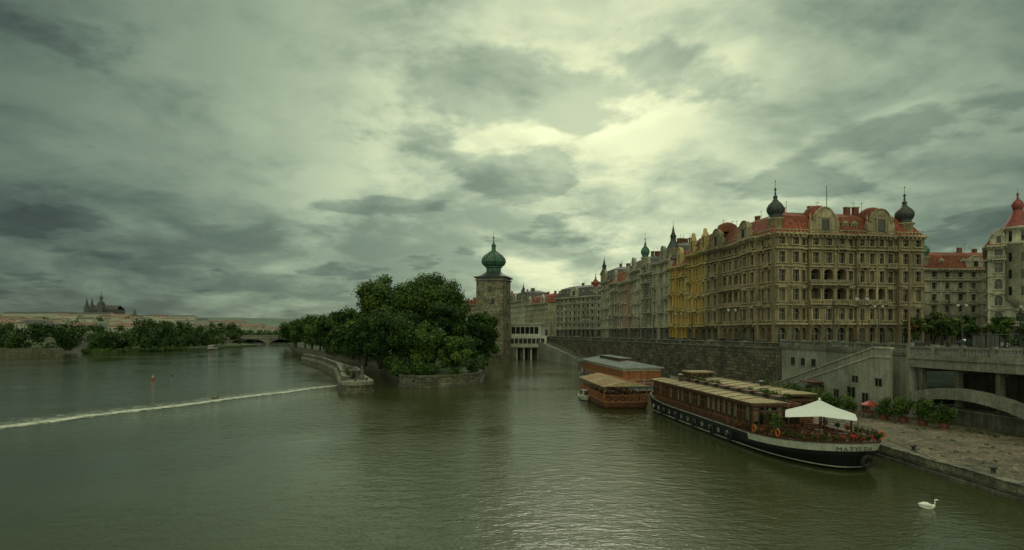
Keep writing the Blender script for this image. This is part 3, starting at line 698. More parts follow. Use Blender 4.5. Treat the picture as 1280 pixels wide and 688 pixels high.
# ------------------------------------------------------------------ foliage
def foliage(name,cl,per,size,mats,root=None,loc=None,squash=.85):
    cl=np.asarray(cl,float)
    o=np.array(root.location) if root else np.array(loc)
    k=len(cl); nn=np.full(k,per); C=np.repeat(cl,nn,axis=0); T=len(C)
    d=rng.normal(size=(T,3)); d/=np.linalg.norm(d,axis=1)[:,None]
    rr=rng.random(T)**.42*C[:,3]*(1+.18*rng.normal(size=T))
    p=C[:,:3]+d*rr[:,None]*np.array([1,1,squash])
    a=rng.normal(size=(T,3)); a/=np.linalg.norm(a,axis=1)[:,None]
    nrm=d*.7+rng.normal(size=(T,3))*.5+np.array([0,0,.35]); b=np.cross(nrm,a); b/=np.linalg.norm(b,axis=1)[:,None]+1e-6; a=np.cross(b,nrm); a/=np.linalg.norm(a,axis=1)[:,None]+1e-6
    s=size*(.6+.8*rng.random(T))[:,None]
    v=np.stack([p+a*s*.6,p+b*s*.36,p-a*s*.6,p-b*s*.36],1).reshape(-1,3)-o
    me=bpy.data.meshes.new(name); me.vertices.add(4*T); me.vertices.foreach_set('co',v.ravel())
    me.loops.add(4*T); me.loops.foreach_set('vertex_index',np.arange(4*T)); me.polygons.add(T); me.polygons.foreach_set('loop_start',np.arange(0,4*T,4)); me.polygons.foreach_set('loop_total',np.full(T,4))
    for m in mats: me.materials.append(M[m])
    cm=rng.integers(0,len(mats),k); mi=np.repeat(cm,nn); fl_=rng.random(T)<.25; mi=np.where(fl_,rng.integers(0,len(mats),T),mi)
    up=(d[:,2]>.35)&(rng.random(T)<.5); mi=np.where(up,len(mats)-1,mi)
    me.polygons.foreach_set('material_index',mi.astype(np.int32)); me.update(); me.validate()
    ob=bpy.data.objects.new(name,me); S.collection.objects.link(ob)
    if root: ob.parent=root
    else: ob.location=tuple(o)
    return ob
def crown(x,y,zc,r,rv,n,k=(.2,.36)):
    out=[]
    for i in range(n):
        d=rng.normal(size=3); d/=np.linalg.norm(d); q=(.3+.7*rng.random())**.6
        cr=r*rng.uniform(*k); out.append((x+d[0]*(r-cr*.6)*q,y+d[1]*(r-cr*.6)*q,zc+d[2]*(rv-cr*.5)*q,cr))
    return out
def tree(name,x,y,z0,h,r,mats=('leafA','leafB','leafC'),leaf=.6,per=200,n=36,low=.3):
    root=empty(name,x,y,z0); rv=h*(1-low)/2; zc=z0+h-rv
    cl=crown(x,y,zc,r,rv,n); foliage('crown',cl,per,leaf,mats,root)
    b=MB(); tr=max(.18,h*.022)
    b.tube([(x,y,z0-.3),(x+.1,y,z0+h*.2),(x-.1,y+.2,z0+h*.45),(x,y,z0+h*.75)],[tr*1.4,tr,tr*.75,tr*.2],'bark',8)
    for i in range(9):
        c=cl[i]; zb=z0+h*(.2+.3*random.random())
        b.tube([(x,y,zb),((x*2+c[0])/3,(y*2+c[1])/3,(zb*1.6+c[2])/2.6),(c[0],c[1],c[2])],[tr*.5,tr*.35,tr*.1],'bark',6)
    b.obj('trunk_and_limbs',root,True)
dk=('leafA','leafA','leafB'); 
for (x,y,h,r,n,mt_) in [(-36,172,25,10,60,0),(-22.5,169,25.5,10.5,60,0),(-29,182,23,10,40,1),(-26,137,14.5,7.2,44,1),(-19,132,11.5,6,34,0),(-12,130,8.5,4.6,26,0),(-17,150,17,6.4,34,1),(-8.5,168,15,6,34,1),(-39,160,14,6.2,32,1),
     (-33,150,15,6.4,32,1),(-46,190,16,7,34,0),(-54,203,18,8.5,36,1),(-64,228,17.5,8.5,34,0),(-76,252,17,9,30,1),(-88,275,17,9,28,0),(-100,300,18,9.5,28,1),(-112,325,17,9.5,28,0),(-126,350,17,10,26,1),(-138,380,17,10,24,0),(-148,412,17,10,24,1),(-160,445,16,11,24,0),(-17,205,16,6,26,1),(-26,200,19,8.5,32,0),(-62,250,20,9,28,1),(-80,300,20,11,26,0)]:
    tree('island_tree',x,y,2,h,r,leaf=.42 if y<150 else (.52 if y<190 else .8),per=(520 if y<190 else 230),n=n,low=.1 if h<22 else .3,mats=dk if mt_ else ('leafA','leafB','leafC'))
foliage('island_shrubs',[(-19+rng.normal()*3.5,123+rng.random()*7,2.6+rng.random()*1.4,1.5) for _ in range(16)]+[(-8+rng.normal()*.5,128+i*3,3+rng.random(),1.6) for i in range(18)]+[(-24-i*.31+rng.normal()*.5,128+i*1,3+rng.random()*1.5,1.8) for i in range(45)]+[(-42-i*.58+rng.normal(),186+i*1.1,3+rng.random()*2,2.2) for i in range(60)],200,.42,('leafA','leafB'),loc=(-19,125,2))
foliage('pier_bush',[(-31+rng.normal()*.6,116+rng.normal()*.8,2.8+rng.random()*1.0,.8) for _ in range(12)],120,.2,('leafA','leafB'),pr_)
cl=[]
for i in range(190):
    t=rng.random(); x=-330+t*112; y=rng.uniform(278,330)+(-x-225)*-.1; cl.append((x,y,3+rng.random()**.8*10.5,rng.uniform(2,3.8)))
foliage('left_bank_trees',cl,150,.9,('leafF','leafB','leafA'),loc=(-260,290,3))
cl=[]
for i in range(330):
    t=rng.random(); y=303+t*155; x=-203-rng.random()*(14+ t*30); 
    if y<312: x=-208-rng.random()*5
    hh=13.5 if y>312 else 8
    cl.append((x,y,2.2+rng.random()**.8*hh*(.72+.35*math.sin(y*.13)),rng.uniform(1.8,3.6)))
foliage('river_island_trees',cl,150,.9,('leafF','leafB','leafA'),loc=(-210,320,2))
foliage('reeds',[(-214+i*.36+rng.normal(),299-i*.03+rng.random()*3+ (i>25)*(i-25)*1.6,1.3,1.5) for i in range(60)],110,.6,('leafC','leafB'),loc=(-210,300,1.6))
cl=[]
for i in range(620):
    x=-620+rng.random()*620; y=rng.uniform(640,820); cl.append((x*1.25,y,3+rng.random()*7,rng.uniform(3,6)))
foliage('distant_trees',cl,70,2.2,('leafF','leafB'),loc=(-300,650,3))
cl=[]
for i in range(520):
    x=-2000+rng.random()*1700; y=rng.uniform(1050,1760); cl.append((x,y,float(hgt(np.array(x),np.array(y)))+rng.random()*6,rng.uniform(6,12)))
foliage('hillside_trees',cl,60,5,('leafF',),loc=(-1000,1500,20))
# ------------------------------------------------------------------ distant city + castle
def house(b,x,y,z,w,d,h,mw,mr,pitch=5,win=True,ang=0):
    c,s=math.cos(ang),math.sin(ang)
    a=(x-w/2*c,y-w/2*s); e=(x+w/2*c,y+w/2*s); F=Fr(a,e)
    b.box(F,0,w,-d,0,z,z+h,mw)
    p=lambda u,n,zz:F.P(u,n,zz)
    A=[p(-.5,.5,z+h+.01),p(w+.5,.5,z+h+.01),p(w+.5,-d-.5,z+h+.01),p(-.5,-d-.5,z+h+.01)]; Rg=[p(min(4,w*.2),-d/2,z+h+pitch),p(w-min(4,w*.2),-d/2,z+h+pitch)]
    b.poly([A[0],A[1],Rg[1],Rg[0]],mr);b.poly([A[2],A[3],Rg[0],Rg[1]],mr);b.poly([A[1],A[2],Rg[1]],mr);b.poly([A[3],A[0],Rg[0]],mr)
    if win:
        nf=max(2,int(h/3.6)); nb=max(3,int(w/3.4))
        for i in range(nf):
            for j in range(nb): b.box(F,(j+.33)*w/nb,(j+.67)*w/nb,.005,.08,z+i*h/nf+1,z+i*h/nf+2.7,'gm')
b=MB(); cols=['spal','spal','spal','cream','ivory']; rr_=['farroof','slate','slate','farroof']
for i in range(11): house(b,-600+i*27+random.uniform(-3,3),480+random.uniform(0,40),3,22,14,random.uniform(11,16),random.choice(cols),random.choice(rr_),3)
for i in range(40): house(b,-1150+i*26+random.uniform(-8,8),850+random.uniform(0,90),3,24,16,random.uniform(12,19),random.choice(cols),random.choice(rr_),3)
for i in range(170):
    x=-2200+random.random()*1650; y=random.uniform(1180,1800); z=float(hgt(np.array(x),np.array(y)))
    house(b,x,y,z-4,random.uniform(25,70),14,random.uniform(15,23),random.choice(cols),random.choice(rr_),3,y<1400,random.uniform(-.2,.2))
b.obj('distant_city_houses',None,loc=(-600,900,0))
def castle():
    y=1900; r=empty('castle_palace',-1400,y,40); b=MB()
    house(b,-1500,y,38,230,30,31,'spal','slate',6); house(b,-1325,y-20,36,130,30,30,'spal','slate',6); house(b,-1240,y-30,34,90,30,27,'spal','farroof',6)
    house(b,-1120,y-60,30,140,26,23,'spal','farroof',6); house(b,-980,y-90,26,120,26,20,'spal','slate',6); house(b,-860,y-90,22,100,26,18,'ivory','farroof',6)
    b.lathe(-1195,y,[(9,35),(9,62),(5,70),(.3,84)],'sgrey',8)
    b.obj('walls_and_roofs',r)
    r=empty('gothic_cathedral',-1330,y+60,50); c=MB(); Y=y+60
    c.abox(-1385,-1290,Y,Y+40,45,84,'sgrey')
    c.poly([(-1385,Y-1,84.01),(-1290,Y-1,84.01),(-1293,Y+20,98),(-1385,Y+20,98)],'slate'); c.poly([(-1290,Y+41,84.01),(-1385,Y+41,84.01),(-1385,Y+20,98),(-1293,Y+20,98)],'slate')
    for i in range(12):
        x=-1382+i*8; c.lathe(x,Y-6,[(1.6,50),(1.6,80),(.2,92)],'sgrey',4)
    for x in (-1396,-1379):
        c.abox(x-6,x+6,Y+4,Y+16,45,92,'sgrey'); c.lathe(x,Y+10,[(6.6,92),(.4,122)],'sgrey',8)
        for dx in (-5,5): c.lathe(x+dx,Y+4,[(1.2,90),(.1,102)],'sgrey',4)
    c.abox(-1347,-1331,Y-12,Y+4,45,104,'sgrey'); c.lathe(-1339,Y-4,[(9,104),(8,108),(4,112),(4,118),(5.5,121),(4,126),(1,130),(1,134),(.2,144)],'sgrey',12)
    c.obj('nave_and_spires',r)
castle()
def bridge(name,a,c,z,n,w=12):
    r=empty(name,(a[0]+c[0])/2,(a[1]+c[1])/2,0); b=MB(); F=Fr(a,c); s=F.L/n
    b.box(F,0,F.L,-w,0,z-.9,z,'conc'); b.box(F,0,F.L,-.2,.25,z+.001,z+1.1,'conc'); b.box(F,0,F.L,-.1,.5,z-1.2,z-.901,'pale')
    for i in range(n+1):
        b.box(F,i*s-1.8,i*s+1.8,-w-1,1,-1,z-.902,'conc'); q=F.P(i*s,0,0); b.lathe(q[0],q[1],[(1.8,-1),(1.8,3),(.3,4.4)],'conc',10)
        b.box(F,i*s-.3,i*s+.3,-.3,.3,z+1.1,z+5.5,'iron')
    for i in range(n):
        m=12; u0=i*s+1.8; l=s-3.6
        for j in range(m):
            t0,t1=j/m,(j+1)/m; zz=lambda t:(z-1.9)*math.sqrt(max(0,1-(2*t-1)**2))*.85+.6
            for nn in (-.2,-w+.2):
                b.poly([F.P(u0+l*t0,nn,zz(t0)),F.P(u0+l*t1,nn,zz(t1)),F.P(u0+l*t1,nn,z-.9),F.P(u0+l*t0,nn,z-.9)],'conc')
            b.poly([F.P(u0+l*t0,-.2,zz(t0)),F.P(u0+l*t1,-.2,zz(t1)),F.P(u0+l*t1,-w+.2,zz(t1)),F.P(u0+l*t0,-w+.2,zz(t0))],'conc_d')
    b.obj('arches_and_deck',r)
bridge('arched_stone_bridge',(-395,470),(-120,545),7.0,9)
# ------------------------------------------------------------------ weir
def weir():
    pts=[(-75,32),(-66,52),(-58.7,69),(-50,88),(-43,105),(-37,119),(-34.5,124)]
    P2=[];
    for i in range(len(pts)-1):
        for t in np.linspace(0,1,24,endpoint=False): P2.append(Vector(pts[i]).lerp(Vector(pts[i+1]),t))
    vs=[];fs=[];ed=[]; pr=[(-3.0,0,.02),(-1.8,.35,.03),(-.9,.8,.08),(-.2,1.15,.14),(.5,.95,.1),(1.8,.6,.05),(3.6,.42,.03),(7.0,.3,.025),(12.0,0,.02)]
    for i,p in enumerate(P2):
        d=(P2[min(i+1,len(P2)-1)]-P2[max(i-1,0)]).normalized(); n=Vector((-d.y,d.x))
        jit=random.uniform(-.15,.15)+.35*math.sin(i*.23); wd=.72*(1.2-.6*i/len(P2))+random.uniform(-.06,.06)
        for o,e,z in pr: q=p+n*(o*wd+jit); vs.append((q.x,q.y,z+random.uniform(0,.05)*(e>.5))); ed.append(e)
    k=len(pr)
    for i in range(len(P2)-1):
        for j in range(k-1): fs.append((i*k+j,i*k+j+1,(i+1)*k+j+1,(i+1)*k+j))
    me=bpy.data.meshes.new('weir_foam'); me.from_pydata(vs,[],fs); at=me.attributes.new('edge','FLOAT','POINT'); at.data.foreach_set('value',ed)
    me.materials.append(M['foam']); me.polygons.foreach_set('use_smooth',[True]*len(fs)); S.collection.objects.link(bpy.data.objects.new('weir_foam',me))
weir()
# ------------------------------------------------------------------ boats
def outline(L,B,p1=2.3,vm=.72,p0=3.5,v0=.14,n=26):
    pts=[]
    for i in range(n+1):
        th=math.pi*i/n; c,s=math.cos(th),math.sin(th)
        w=-B*math.copysign(abs(c)**(2/p1),c); v=vm*L+(1-vm)*L*abs(s)**(2/p1); pts.append((v,w))
    for i in range(1,8): pts.append((vm*L+(v0-vm)*L*i/8,B))
    for i in range(13):
        th=math.pi*i/12; c,s=math.cos(th),math.sin(th)
        pts.append((v0*L-v0*L*abs(s)**(2/p0),B*math.copysign(abs(c)**(2/p0),c)))
    for i in range(1,8): pts.append((v0*L+(vm-v0)*L*i/8,-B))
    return pts
class Boat:
    def __init__(s,name,A,Bp,beam,**kw):
        A=Vector(A);Bp=Vector(Bp); s.d=(Bp-A).normalized(); s.L=(Bp-A).length; s.r=Vector((-s.d.y,s.d.x)); s.A=A; s.B=beam/2
        s.root=empty(name,*((A+Bp)/2),0); s.out=outline(s.L,s.B,**kw); s.F=Fr(A,Bp)
    def P(s,v,w,z):
        q=s.A+s.d*v+s.r*w; return (q.x,q.y,z)
    def rings(s,mb,levels):
        o=s.out; n=len(o)
        cen=s.L*.5
        def ring(zf,ins):
            R=[]
            for i,(v,w) in enumerate(o):
                a=o[i-1]; b=o[(i+1)%n]; t=Vector((b[0]-a[0],b[1]-a[1])).normalized(); nn=Vector((t.y,-t.x))
                if nn.x*(v-cen)/s.L+nn.y*w/s.B<0: nn=-nn
                bow=max(0,(v/s.L-.6)/.4); k=ins*(1+2.0*bow)
                R.append(s.P(v-nn.x*k,w-nn.y*k,zf(v/s.L)))
            return R
        rs=[ring(z,i) for z,i,_ in levels]
        for j in range(len(levels)-1):
            for i in range(n):
                k=(i+1)%n; mat=levels[j][2]
                if callable(mat): mat=mat(o[i][0]/s.L)
                mb.poly([rs[j][i],rs[j][k],rs[j+1][k],rs[j+1][i]],mat)
        return rs
    def box(s,mb,v0,v1,w0,w1,z0,z1,k):
        mb.hexa([s.P(v0,w0,z0),s.P(v1,w0,z0),s.P(v1,w1,z0),s.P(v0,w1,z0),s.P(v0,w0,z1),s.P(v1,w0,z1),s.P(v1,w1,z1),s.P(v0,w1,z1)],k)
    def rail(s,mb,z0f,h,k,step=1,ins=.12,rows=2,rr=.03,rng_=None):
        o=s.out; n=len(o); prev=None
        for i in range(n+1):
            v,w=o[i%n]; 
            if rng_ and not(rng_[0]<=v/s.L<=rng_[1]): prev=None; continue
            w2=w*(1-ins/s.B); v2=s.L*.5+(v-s.L*.5)*(1-ins/(s.L*.5)); z=z0f(v/s.L)
            if prev:
                for q in range(rows):
                    t=(q+1)/rows; mb.tube([s.P(prev[0],prev[1],prev[2]+h*t),s.P(v2,w2,z+h*t)],rr,k,5)
            mb.tube([s.P(v2,w2,z),s.P(v2,w2,z+h)],rr,k,5); prev=(v2,w2,z)
def table_set(mb,bt,v,w,z):
    p=bt.P(v,w,0); mb.lathe(p[0],p[1],[(.25,z),(.05,z+.05),(.05,z+.7),(.45,z+.71),(.45,z+.75)],'wood_d',10)
    for a in (0,1.57,3.14,4.71):
        cv,cw=v+.75*math.cos(a),w+.75*math.sin(a)
        bt.box(mb,cv-.2,cv+.2,cw-.2,cw+.2,z+.42,z+.47,'wood')
        for dx in (-.17,.17):
            for dy in (-.17,.17): bt.box(mb,cv+dx-.02,cv+dx+.02,cw+dy-.02,cw+dy+.02,z,z+.42,'wood')
        bx,by=cv+.19*math.cos(a),cw+.19*math.sin(a)
        bt.box(mb,bx-.03-abs(.17*math.sin(a)),bx+.03+abs(.17*math.sin(a)),by-.03-abs(.17*math.cos(a)),by+.03+abs(.17*math.cos(a)),z+.471,z+.9,'wood')
def main_ship():
    s=Boat('restaurant_ship',(23.3,86),(27.2,46.6),9.2); L=s.L
    sh=lambda t:1.75+.9*max(0,(.25-t)/.25)**2+.55*max(0,(t-.75)/.25)**2
    h=MB()
    lv=[(lambda t:-.6,.9,'navy'),(lambda t:.0,.42,'navy'),(lambda t:.22,.34,'whiteh'),(lambda t:.32,.32,'navy'),(lambda t:sh(t)-.95,.1,'navy'),
        (lambda t:sh(t)-.62,.06,lambda v:'whiteh' if v>.74 else 'navy'),(lambda t:sh(t)-.1,0,'whiteh'),(lambda t:sh(t),-.02,'wood_d'),(lambda t:sh(t)+.1,-.02,'wood_d'),(lambda t:sh(t)+.1,.22,'wood_d'),(lambda t:sh(t)-.35,.22,'navy')]
    rs=s.rings(h,lv); h.poly(rs[-1],'deck')
    h.obj('hull',s.root)
    d=MB()
    for i in range(12):
        v=4+i*2.0; p=s.P(v,-s.B+.12-.02,.95); d.ring(p,.22,.05,(s.r.x,s.r.y,0),'whiteh',14,6)
        p2=s.P(v,-s.B+.06,.95); d.tube([p2,s.P(v,-s.B+.3,.95)],.2,'gd',12)
    for v in (8,13,18,23,27):
        d.ring(s.P(v,-s.B-.12,.75),.33,.13,(s.r.x,s.r.y,0),'tyre',14,6); d.tube([s.P(v,-s.B-.1,1.1),s.P(v,-s.B-.06,1.8)],.02,'iron',4)
    d.ring(s.P(L+.05,.4,.9),.4,.15,(s.d.x,s.d.y,0),'tyre',14,6)
    d.obj('portholes_and_fenders',s.root)
    c=MB(); g=MB(); z0=1.45; z1=4.35; B=s.B-.45
    v0,v1=3.2,30.5; vr=26.5
    def wallrun(a,b_,fixed,side,zb=z0,zt=z1,step=1.25):
        n=max(2,int(round((b_-a)/step))); st=(b_-a)/n
        def bx(mb,x0,x1,t0,t1,za,zb_,k):
            if side=='w': s.box(mb,x0,x1,fixed+t0,fixed+t1,za,zb_,k)
            else: s.box(mb,fixed+t0,fixed+t1,x0,x1,za,zb_,k)
        bx(c,a,b_,-.06,.06,zb,zb+1.0,'wood'); bx(c,a,b_,-.07,.07,zt-.3,zt,'wood')
        bx(g,a,b_,-.01,.01,zb+1.0,zt-.3,'gd')
        for i in range(n+1):
            x=a+i*st; bx(c,x-.07,x+.07,-.075,.075,zb,zt-.001,'wood')
            if i<n:
                if random.random()<.35: bx(g,x+.1,x+st/2-.05,-.03,.03,zb+1.3,zt-.35,'gl')
                bx(c,x+st/2-.025,x+st/2+.025,-.04,.04,zb+1,zt-.3,'wood_o'); bx(c,x+.2,x+st-.2,-.085,.085,zb+.25,zb+.8,'wood_d')
                bx(c,x+.07,x+st-.07,-.035,.035,zt-.85,zt-.79,'wood_o')
    wallrun(v0,v1,-B,'w'); wallrun(v0,vr,B,'w'); wallrun(-B,B*.1,v1,'v'); wallrun(B*.1,B,vr,'v'); wallrun(-B,B,v0,'v'); wallrun(vr,v1,B*.1,'w')
    c.obj('saloon_walls',s.root); g.obj('saloon_windows',s.root)
    r=MB()
    def roof(va,vb,wa,wb,z,hh=.35):
        m=(wa+wb)/2
        s.box(r,va,vb,wa,wb,z,z+.14,'tanroof')
        A=[s.P(va,wa,z+.141),s.P(vb,wa,z+.141),s.P(vb,wb,z+.141),s.P(va,wb,z+.141)]; R0=s.P(va+.4,m,z+hh); R1=s.P(vb-.4,m,z+hh)
        r.poly([A[0],A[1],R1,R0],'tanroof'); r.poly([A[2],A[3],R0,R1],'tanroof'); r.poly([A[1],A[2],R1],'tanroof'); r.poly([A[3],A[0],R0],'tanroof')
        n=int((vb-va)/2.2)
        for i in range(1,n):
            v=va+(vb-va)*i/n; r.tube([s.P(v,wa,z+.16),s.P(v,m,z+hh+.02),s.P(v,wb,z+.16)],.035,'wood_d',4)
        s.box(r,va-.02,vb+.02,wa-.03,wa,z-.12,z+.1,'wood_d'); s.box(r,vb,vb+.03,wa,wb,z-.12,z+.1,'wood_d')
    roof(v0-.5,v1+.4,-B-.35,-B+3.1,z1+.01); roof(v0+3,vr+.5,B-3.9,B+.3,z1+.35)
    s.box(r,v0,v1,-B+3.1,B-3.9,z1-.3,z1-.1,'wood_d')
    s.box(r,v0-.5,v0+3,B-3.9,B+.3,z1-.1,z1+.15,'wood_d')
    for i in range(9):
        v=v0+2+i*2.8; s.box(r,v,v+1.6,-B+3.15,-B+3.9,z1-.1,z1+.45,'gm'); s.box(r,v-.06,v+1.66,-B+3.12,-B+3.95,z1+.451,z1+.52,'wood')
    for v,w in ((5,2),(9,-2.6),(20,2.4)): p=s.P(v,w,0); r.lathe(p[0],p[1],[(.25,z1),(.25,z1+1.0),(.4,z1+1.05),(.4,z1+1.2),(.1,z1+1.3)],'iron',10)
    s.box(r,4.3,7.3,-.5,2.6,z1+.2,z1+1.25,'wood'); s.box(r,4.2,7.4,-.6,2.7,z1+1.251,z1+1.4,'tanroof')
    for i in range(4): s.box(r,7.3,7.33,-.3+i*.7,.25+i*.7,z1+.55,z1+1.1,'gd'); s.box(r,4.5+i*.68,5.0+i*.68,-.53,-.5,z1+.55,z1+1.1,'gd')
    r.obj('roofs',s.root)
    f=MB(); zd=1.45
    for w in (-B+.2,-B*.33,B*.33,B-.2):
        for v in (vr+1.8,v1+2.2):
            if v<v1 and w<B*.2: continue
            s.box(f,v-.06,v+.06,w-.06,w+.06,zd,3.9,'wood_d')
    s.box(f,v1+2.14,v1+2.26,-B+.1,B-.1,3.9,4.0,'wood_d')
    for w in (-B+.2,-B*.33,B*.33,B-.2): s.box(f,v1,v1+2.4,w-.05,w+.05,3.8,3.9,'wood_d')
    s.rail(f,lambda t:sh(t)+.1,.75,'wood_d',ins=.18,rows=3,rr=.035,rng_=(.7,1.0))
    s.rail(f,lambda t:sh(t)+.1,.7,'iron',ins=.12,rows=2,rr=.025,rng_=(0,.12))
    f.obj('pergola_and_railings',s.root)
    t=MB()
    for v,w in ((32.3,-2.2),(32.3,1.2),(34.6,-.7),(34.4,2.0),(36.6,.6),(29,2.5),(35.6,-2.2)): table_set(t,s,v,w,zd)
    t.obj('tables_and_chairs',s.root)
    cl=[];cg=[]
    for (v,w) in s.out:
        if v/L>.71:
            for _ in range(2): 
                q=s.P(v*.995+rng.normal()*.15,w*.96+rng.normal()*.12,sh(v/L)+.4+rng.random()*.2)
                (cl if rng.random()<.42 else cg).append((*q,.25))
    foliage('flower_boxes',cl,60,.12,('flow','leafB','flow'),s.root); foliage('box_plants',cg,60,.13,('leafA','leafB'),s.root)
    cg=[]
    for i in range(26): q=s.P(v0+1+rng.random()*26,-B+3.5+rng.random()*.6,z1+.6); cg.append((*q,.35))
    for i in range(16): q=s.P(v1+.7+rng.random()*3,-B+.6+rng.random()*.5,zd+1+rng.random()*1.3); cg.append((*q,.4))
    foliage('roof_plants',cg,60,.15,('leafA','leafB','leafC'),s.root)
    l=MB()
    for v,w,ax in ((31.5,-s.B+.05,s.r),(34.6,-s.B*.86-.1,s.r),(L-1.6,s.B*.6,s.d)): l.ring(s.P(v,w,sh(v/L)+.5),.3,.07,(ax.x,ax.y,0),'orange',16,6)
    for v,w in ((33.3,-2.5),(37.4,-.9)): 
        q=s.P(v,w,0); l.lathe(q[0],q[1],[(.25,zd),(.33,zd+.5),(.35,zd+.55)],'brickr',10)
    p=s.P(L-.5,0,0); l.tube([(p[0],p[1],sh(1)),(p[0],p[1],sh(1)+2.4)],[.05,.03],'wood',6)
    l.tube([s.P(L-2.5,s.B-.6,sh(.95)),(33.2,46,.9),(33.8,44,1.15)],.03,'iron',5)
    l.obj('lifebuoys_mast_and_rope',s.root)
    px,py,_=s.P(35.0,-.55,0); pr=empty('white_parasol',px,py,zd); m=MB(); zt=5.2; ze=4.05; a=2.85
    m.tube([(px,py,zd),(px,py,zt)],.045,'iron',8); m.lathe(px,py,[(.45,zd),(.45,zd+.1),(.08,zd+.15)],'conc',10); m.obj('pole',pr)
    m=MB(); cor=[]; ro=.35
    for i in range(8):
        an=ro+math.pi/4*i; rr=a*(1.41 if i%2==0 else 1.0)*.93; cor.append((px+rr*math.cos(an),py+rr*math.sin(an),ze+(-.14 if i%2==0 else .08)))
    for i in range(8):
        A,C=cor[i],cor[(i+1)%8]; am=tuple(.5*x+.5*y-(.09 if k==2 else 0) for k,(x,y) in enumerate(zip(A,(px,py,zt)))); cm=tuple(.5*x+.5*y-(.09 if k==2 else 0) for k,(x,y) in enumerate(zip(C,(px,py,zt))))
        m.poly([am,cm,(px,py,zt)],'canvas'); m.poly([A,C,cm,am],'canvas')
        m.tube([(px,py,zt-.35),A],.02,'wood',4)
    m.lathe(px,py,[(.12,zt-.02),(.1,zt+.1),(.02,zt+.2)],'canvas',8)
    m.obj('canopy',pr)
    cu=bpy.data.curves.new('name_lettering','FONT'); cu.body='MATYLDA'; cu.size=.56; cu.extrude=.0; cu.space_character=1.2
    ob=bpy.data.objects.new('tmp_text',cu); S.collection.objects.link(ob); bpy.context.view_layer.update()
    dg=bpy.context.evaluated_depsgraph_get(); me=bpy.data.meshes.new_from_object(ob.evaluated_get(dg)); bpy.data.objects.remove(ob)
    n=27; pts=[Vector(s.out[i]) for i in range(n)]; al=[0]
    for i in range(1,n): al.append(al[-1]+(pts[i]-pts[i-1]).length)
    x0=al[13]-1.9
    for v in me.vertices:
        x=x0+v.co.x; z=v.co.y
        i=max(0,min(n-2,next((k for k in range(n-1) if al[k+1]>=x),n-2))); t=(x-al[i])/(al[i+1]-al[i]); q=pts[i].lerp(pts[i+1],t)
        tg=(pts[i+1]-pts[i]).normalized(); nn=Vector((tg.y,-tg.x)); 
        if nn.x*(q.x-L*.6)+nn.y*q.y<0: nn=-nn
        q=q+nn*(.03-.05*(.5-z)); zz=sh(q.x/L)-.62+z*.95
        W=s.P(q.x,q.y,zz); o=s.root.location; v.co=(W[0]-o.x,W[1]-o.y,W[2]-o.z)
    me.materials.append(M['navy']); t=bpy.data.objects.new('name_lettering',me); S.collection.objects.link(t); t.parent=s.root
main_ship()
def pontoon():
    s=Boat('restaurant_pontoon',(14.9,104),(16.3,85.2),6.6,p1=6,vm=.9,p0=6,v0=.1); L=s.L
    h=MB(); rs=s.rings(h,[(lambda t:-.5,.2,'wood_d'),(lambda t:.3,.05,'brickr'),(lambda t:.75,0,'wood_d'),(lambda t:.95,0,'wood_d')]); h.poly(rs[-1],'deck'); h.obj('hull',s.root)
    f=MB(); B=s.B-.2
    def lattice(pa,pb,z0,z1,n):
        pa=Vector(pa);pb=Vector(pb)
        for i in range(n):
            a=pa.lerp(pb,i/n); c=pa.lerp(pb,(i+1)/n)
            f.tube([(a.x,a.y,z0),(c.x,c.y,z1)],.045,'wood_o',4); f.tube([(a.x,a.y,z1),(c.x,c.y,z0)],.045,'wood_o',4); f.tube([(a.x,a.y,z0-.1),(a.x,a.y,z1+.05)],.06,'wood_o',4)
        for z in (z0,z1): f.tube([(pa.x,pa.y,z),(pb.x,pb.y,z)],.06,'wood_o',4)
    c=[(.4,-B),(L-.3,-B),(L-.3,B),(.4,B)]
    for i in range(4):
        a=s.P(*c[i],0)[:2]; b_=s.P(*c[(i+1)%4],0)[:2]; lattice(a,b_,1.0,1.95,14 if i%2==0 else 6)
    for i in range(6):
        v=.6+(L-1.2)*i/5
        for w in (-B,B): s.box(f,v-.07,v+.07,w-.07,w+.07,.95,3.1,'wood_o')
        s.box(f,v-.05,v+.05,-B,B,3.1,3.2,'wood')
    f.obj('lattice_railings_and_posts',s.root)
    r=MB()
    for va,vb in ((L*.52,L-.1),(.2,L*.5)):
        z=3.2; A=[s.P(va,-B-.3,z),s.P(vb,-B-.3,z),s.P(vb,B+.3,z),s.P(va,B+.3,z)]; R0=s.P(va+.2,0,z+.75); R1=s.P(vb-.2,0,z+.75)
        for q in ([A[0],A[1],R1,R0],[A[2],A[3],R0,R1],[A[1],A[2],R1],[A[3],A[0],R0]): r.poly(q,'tanroof')
        n=7
        for i in range(1,n):
            v=va+(vb-va)*i/n; r.tube([s.P(v,-B-.3,z+.03),s.P(v,0,z+.77),s.P(v,B+.3,z+.03)],.04,'wood_o',4)
    r.obj('canvas_roof',s.root)
    t=MB()
    for i in range(5):
        for w in (-1.5,1.5): table_set(t,s,2+i*3.7,w,.95)
    t.obj('tables_and_chairs',s.root)
pontoon()
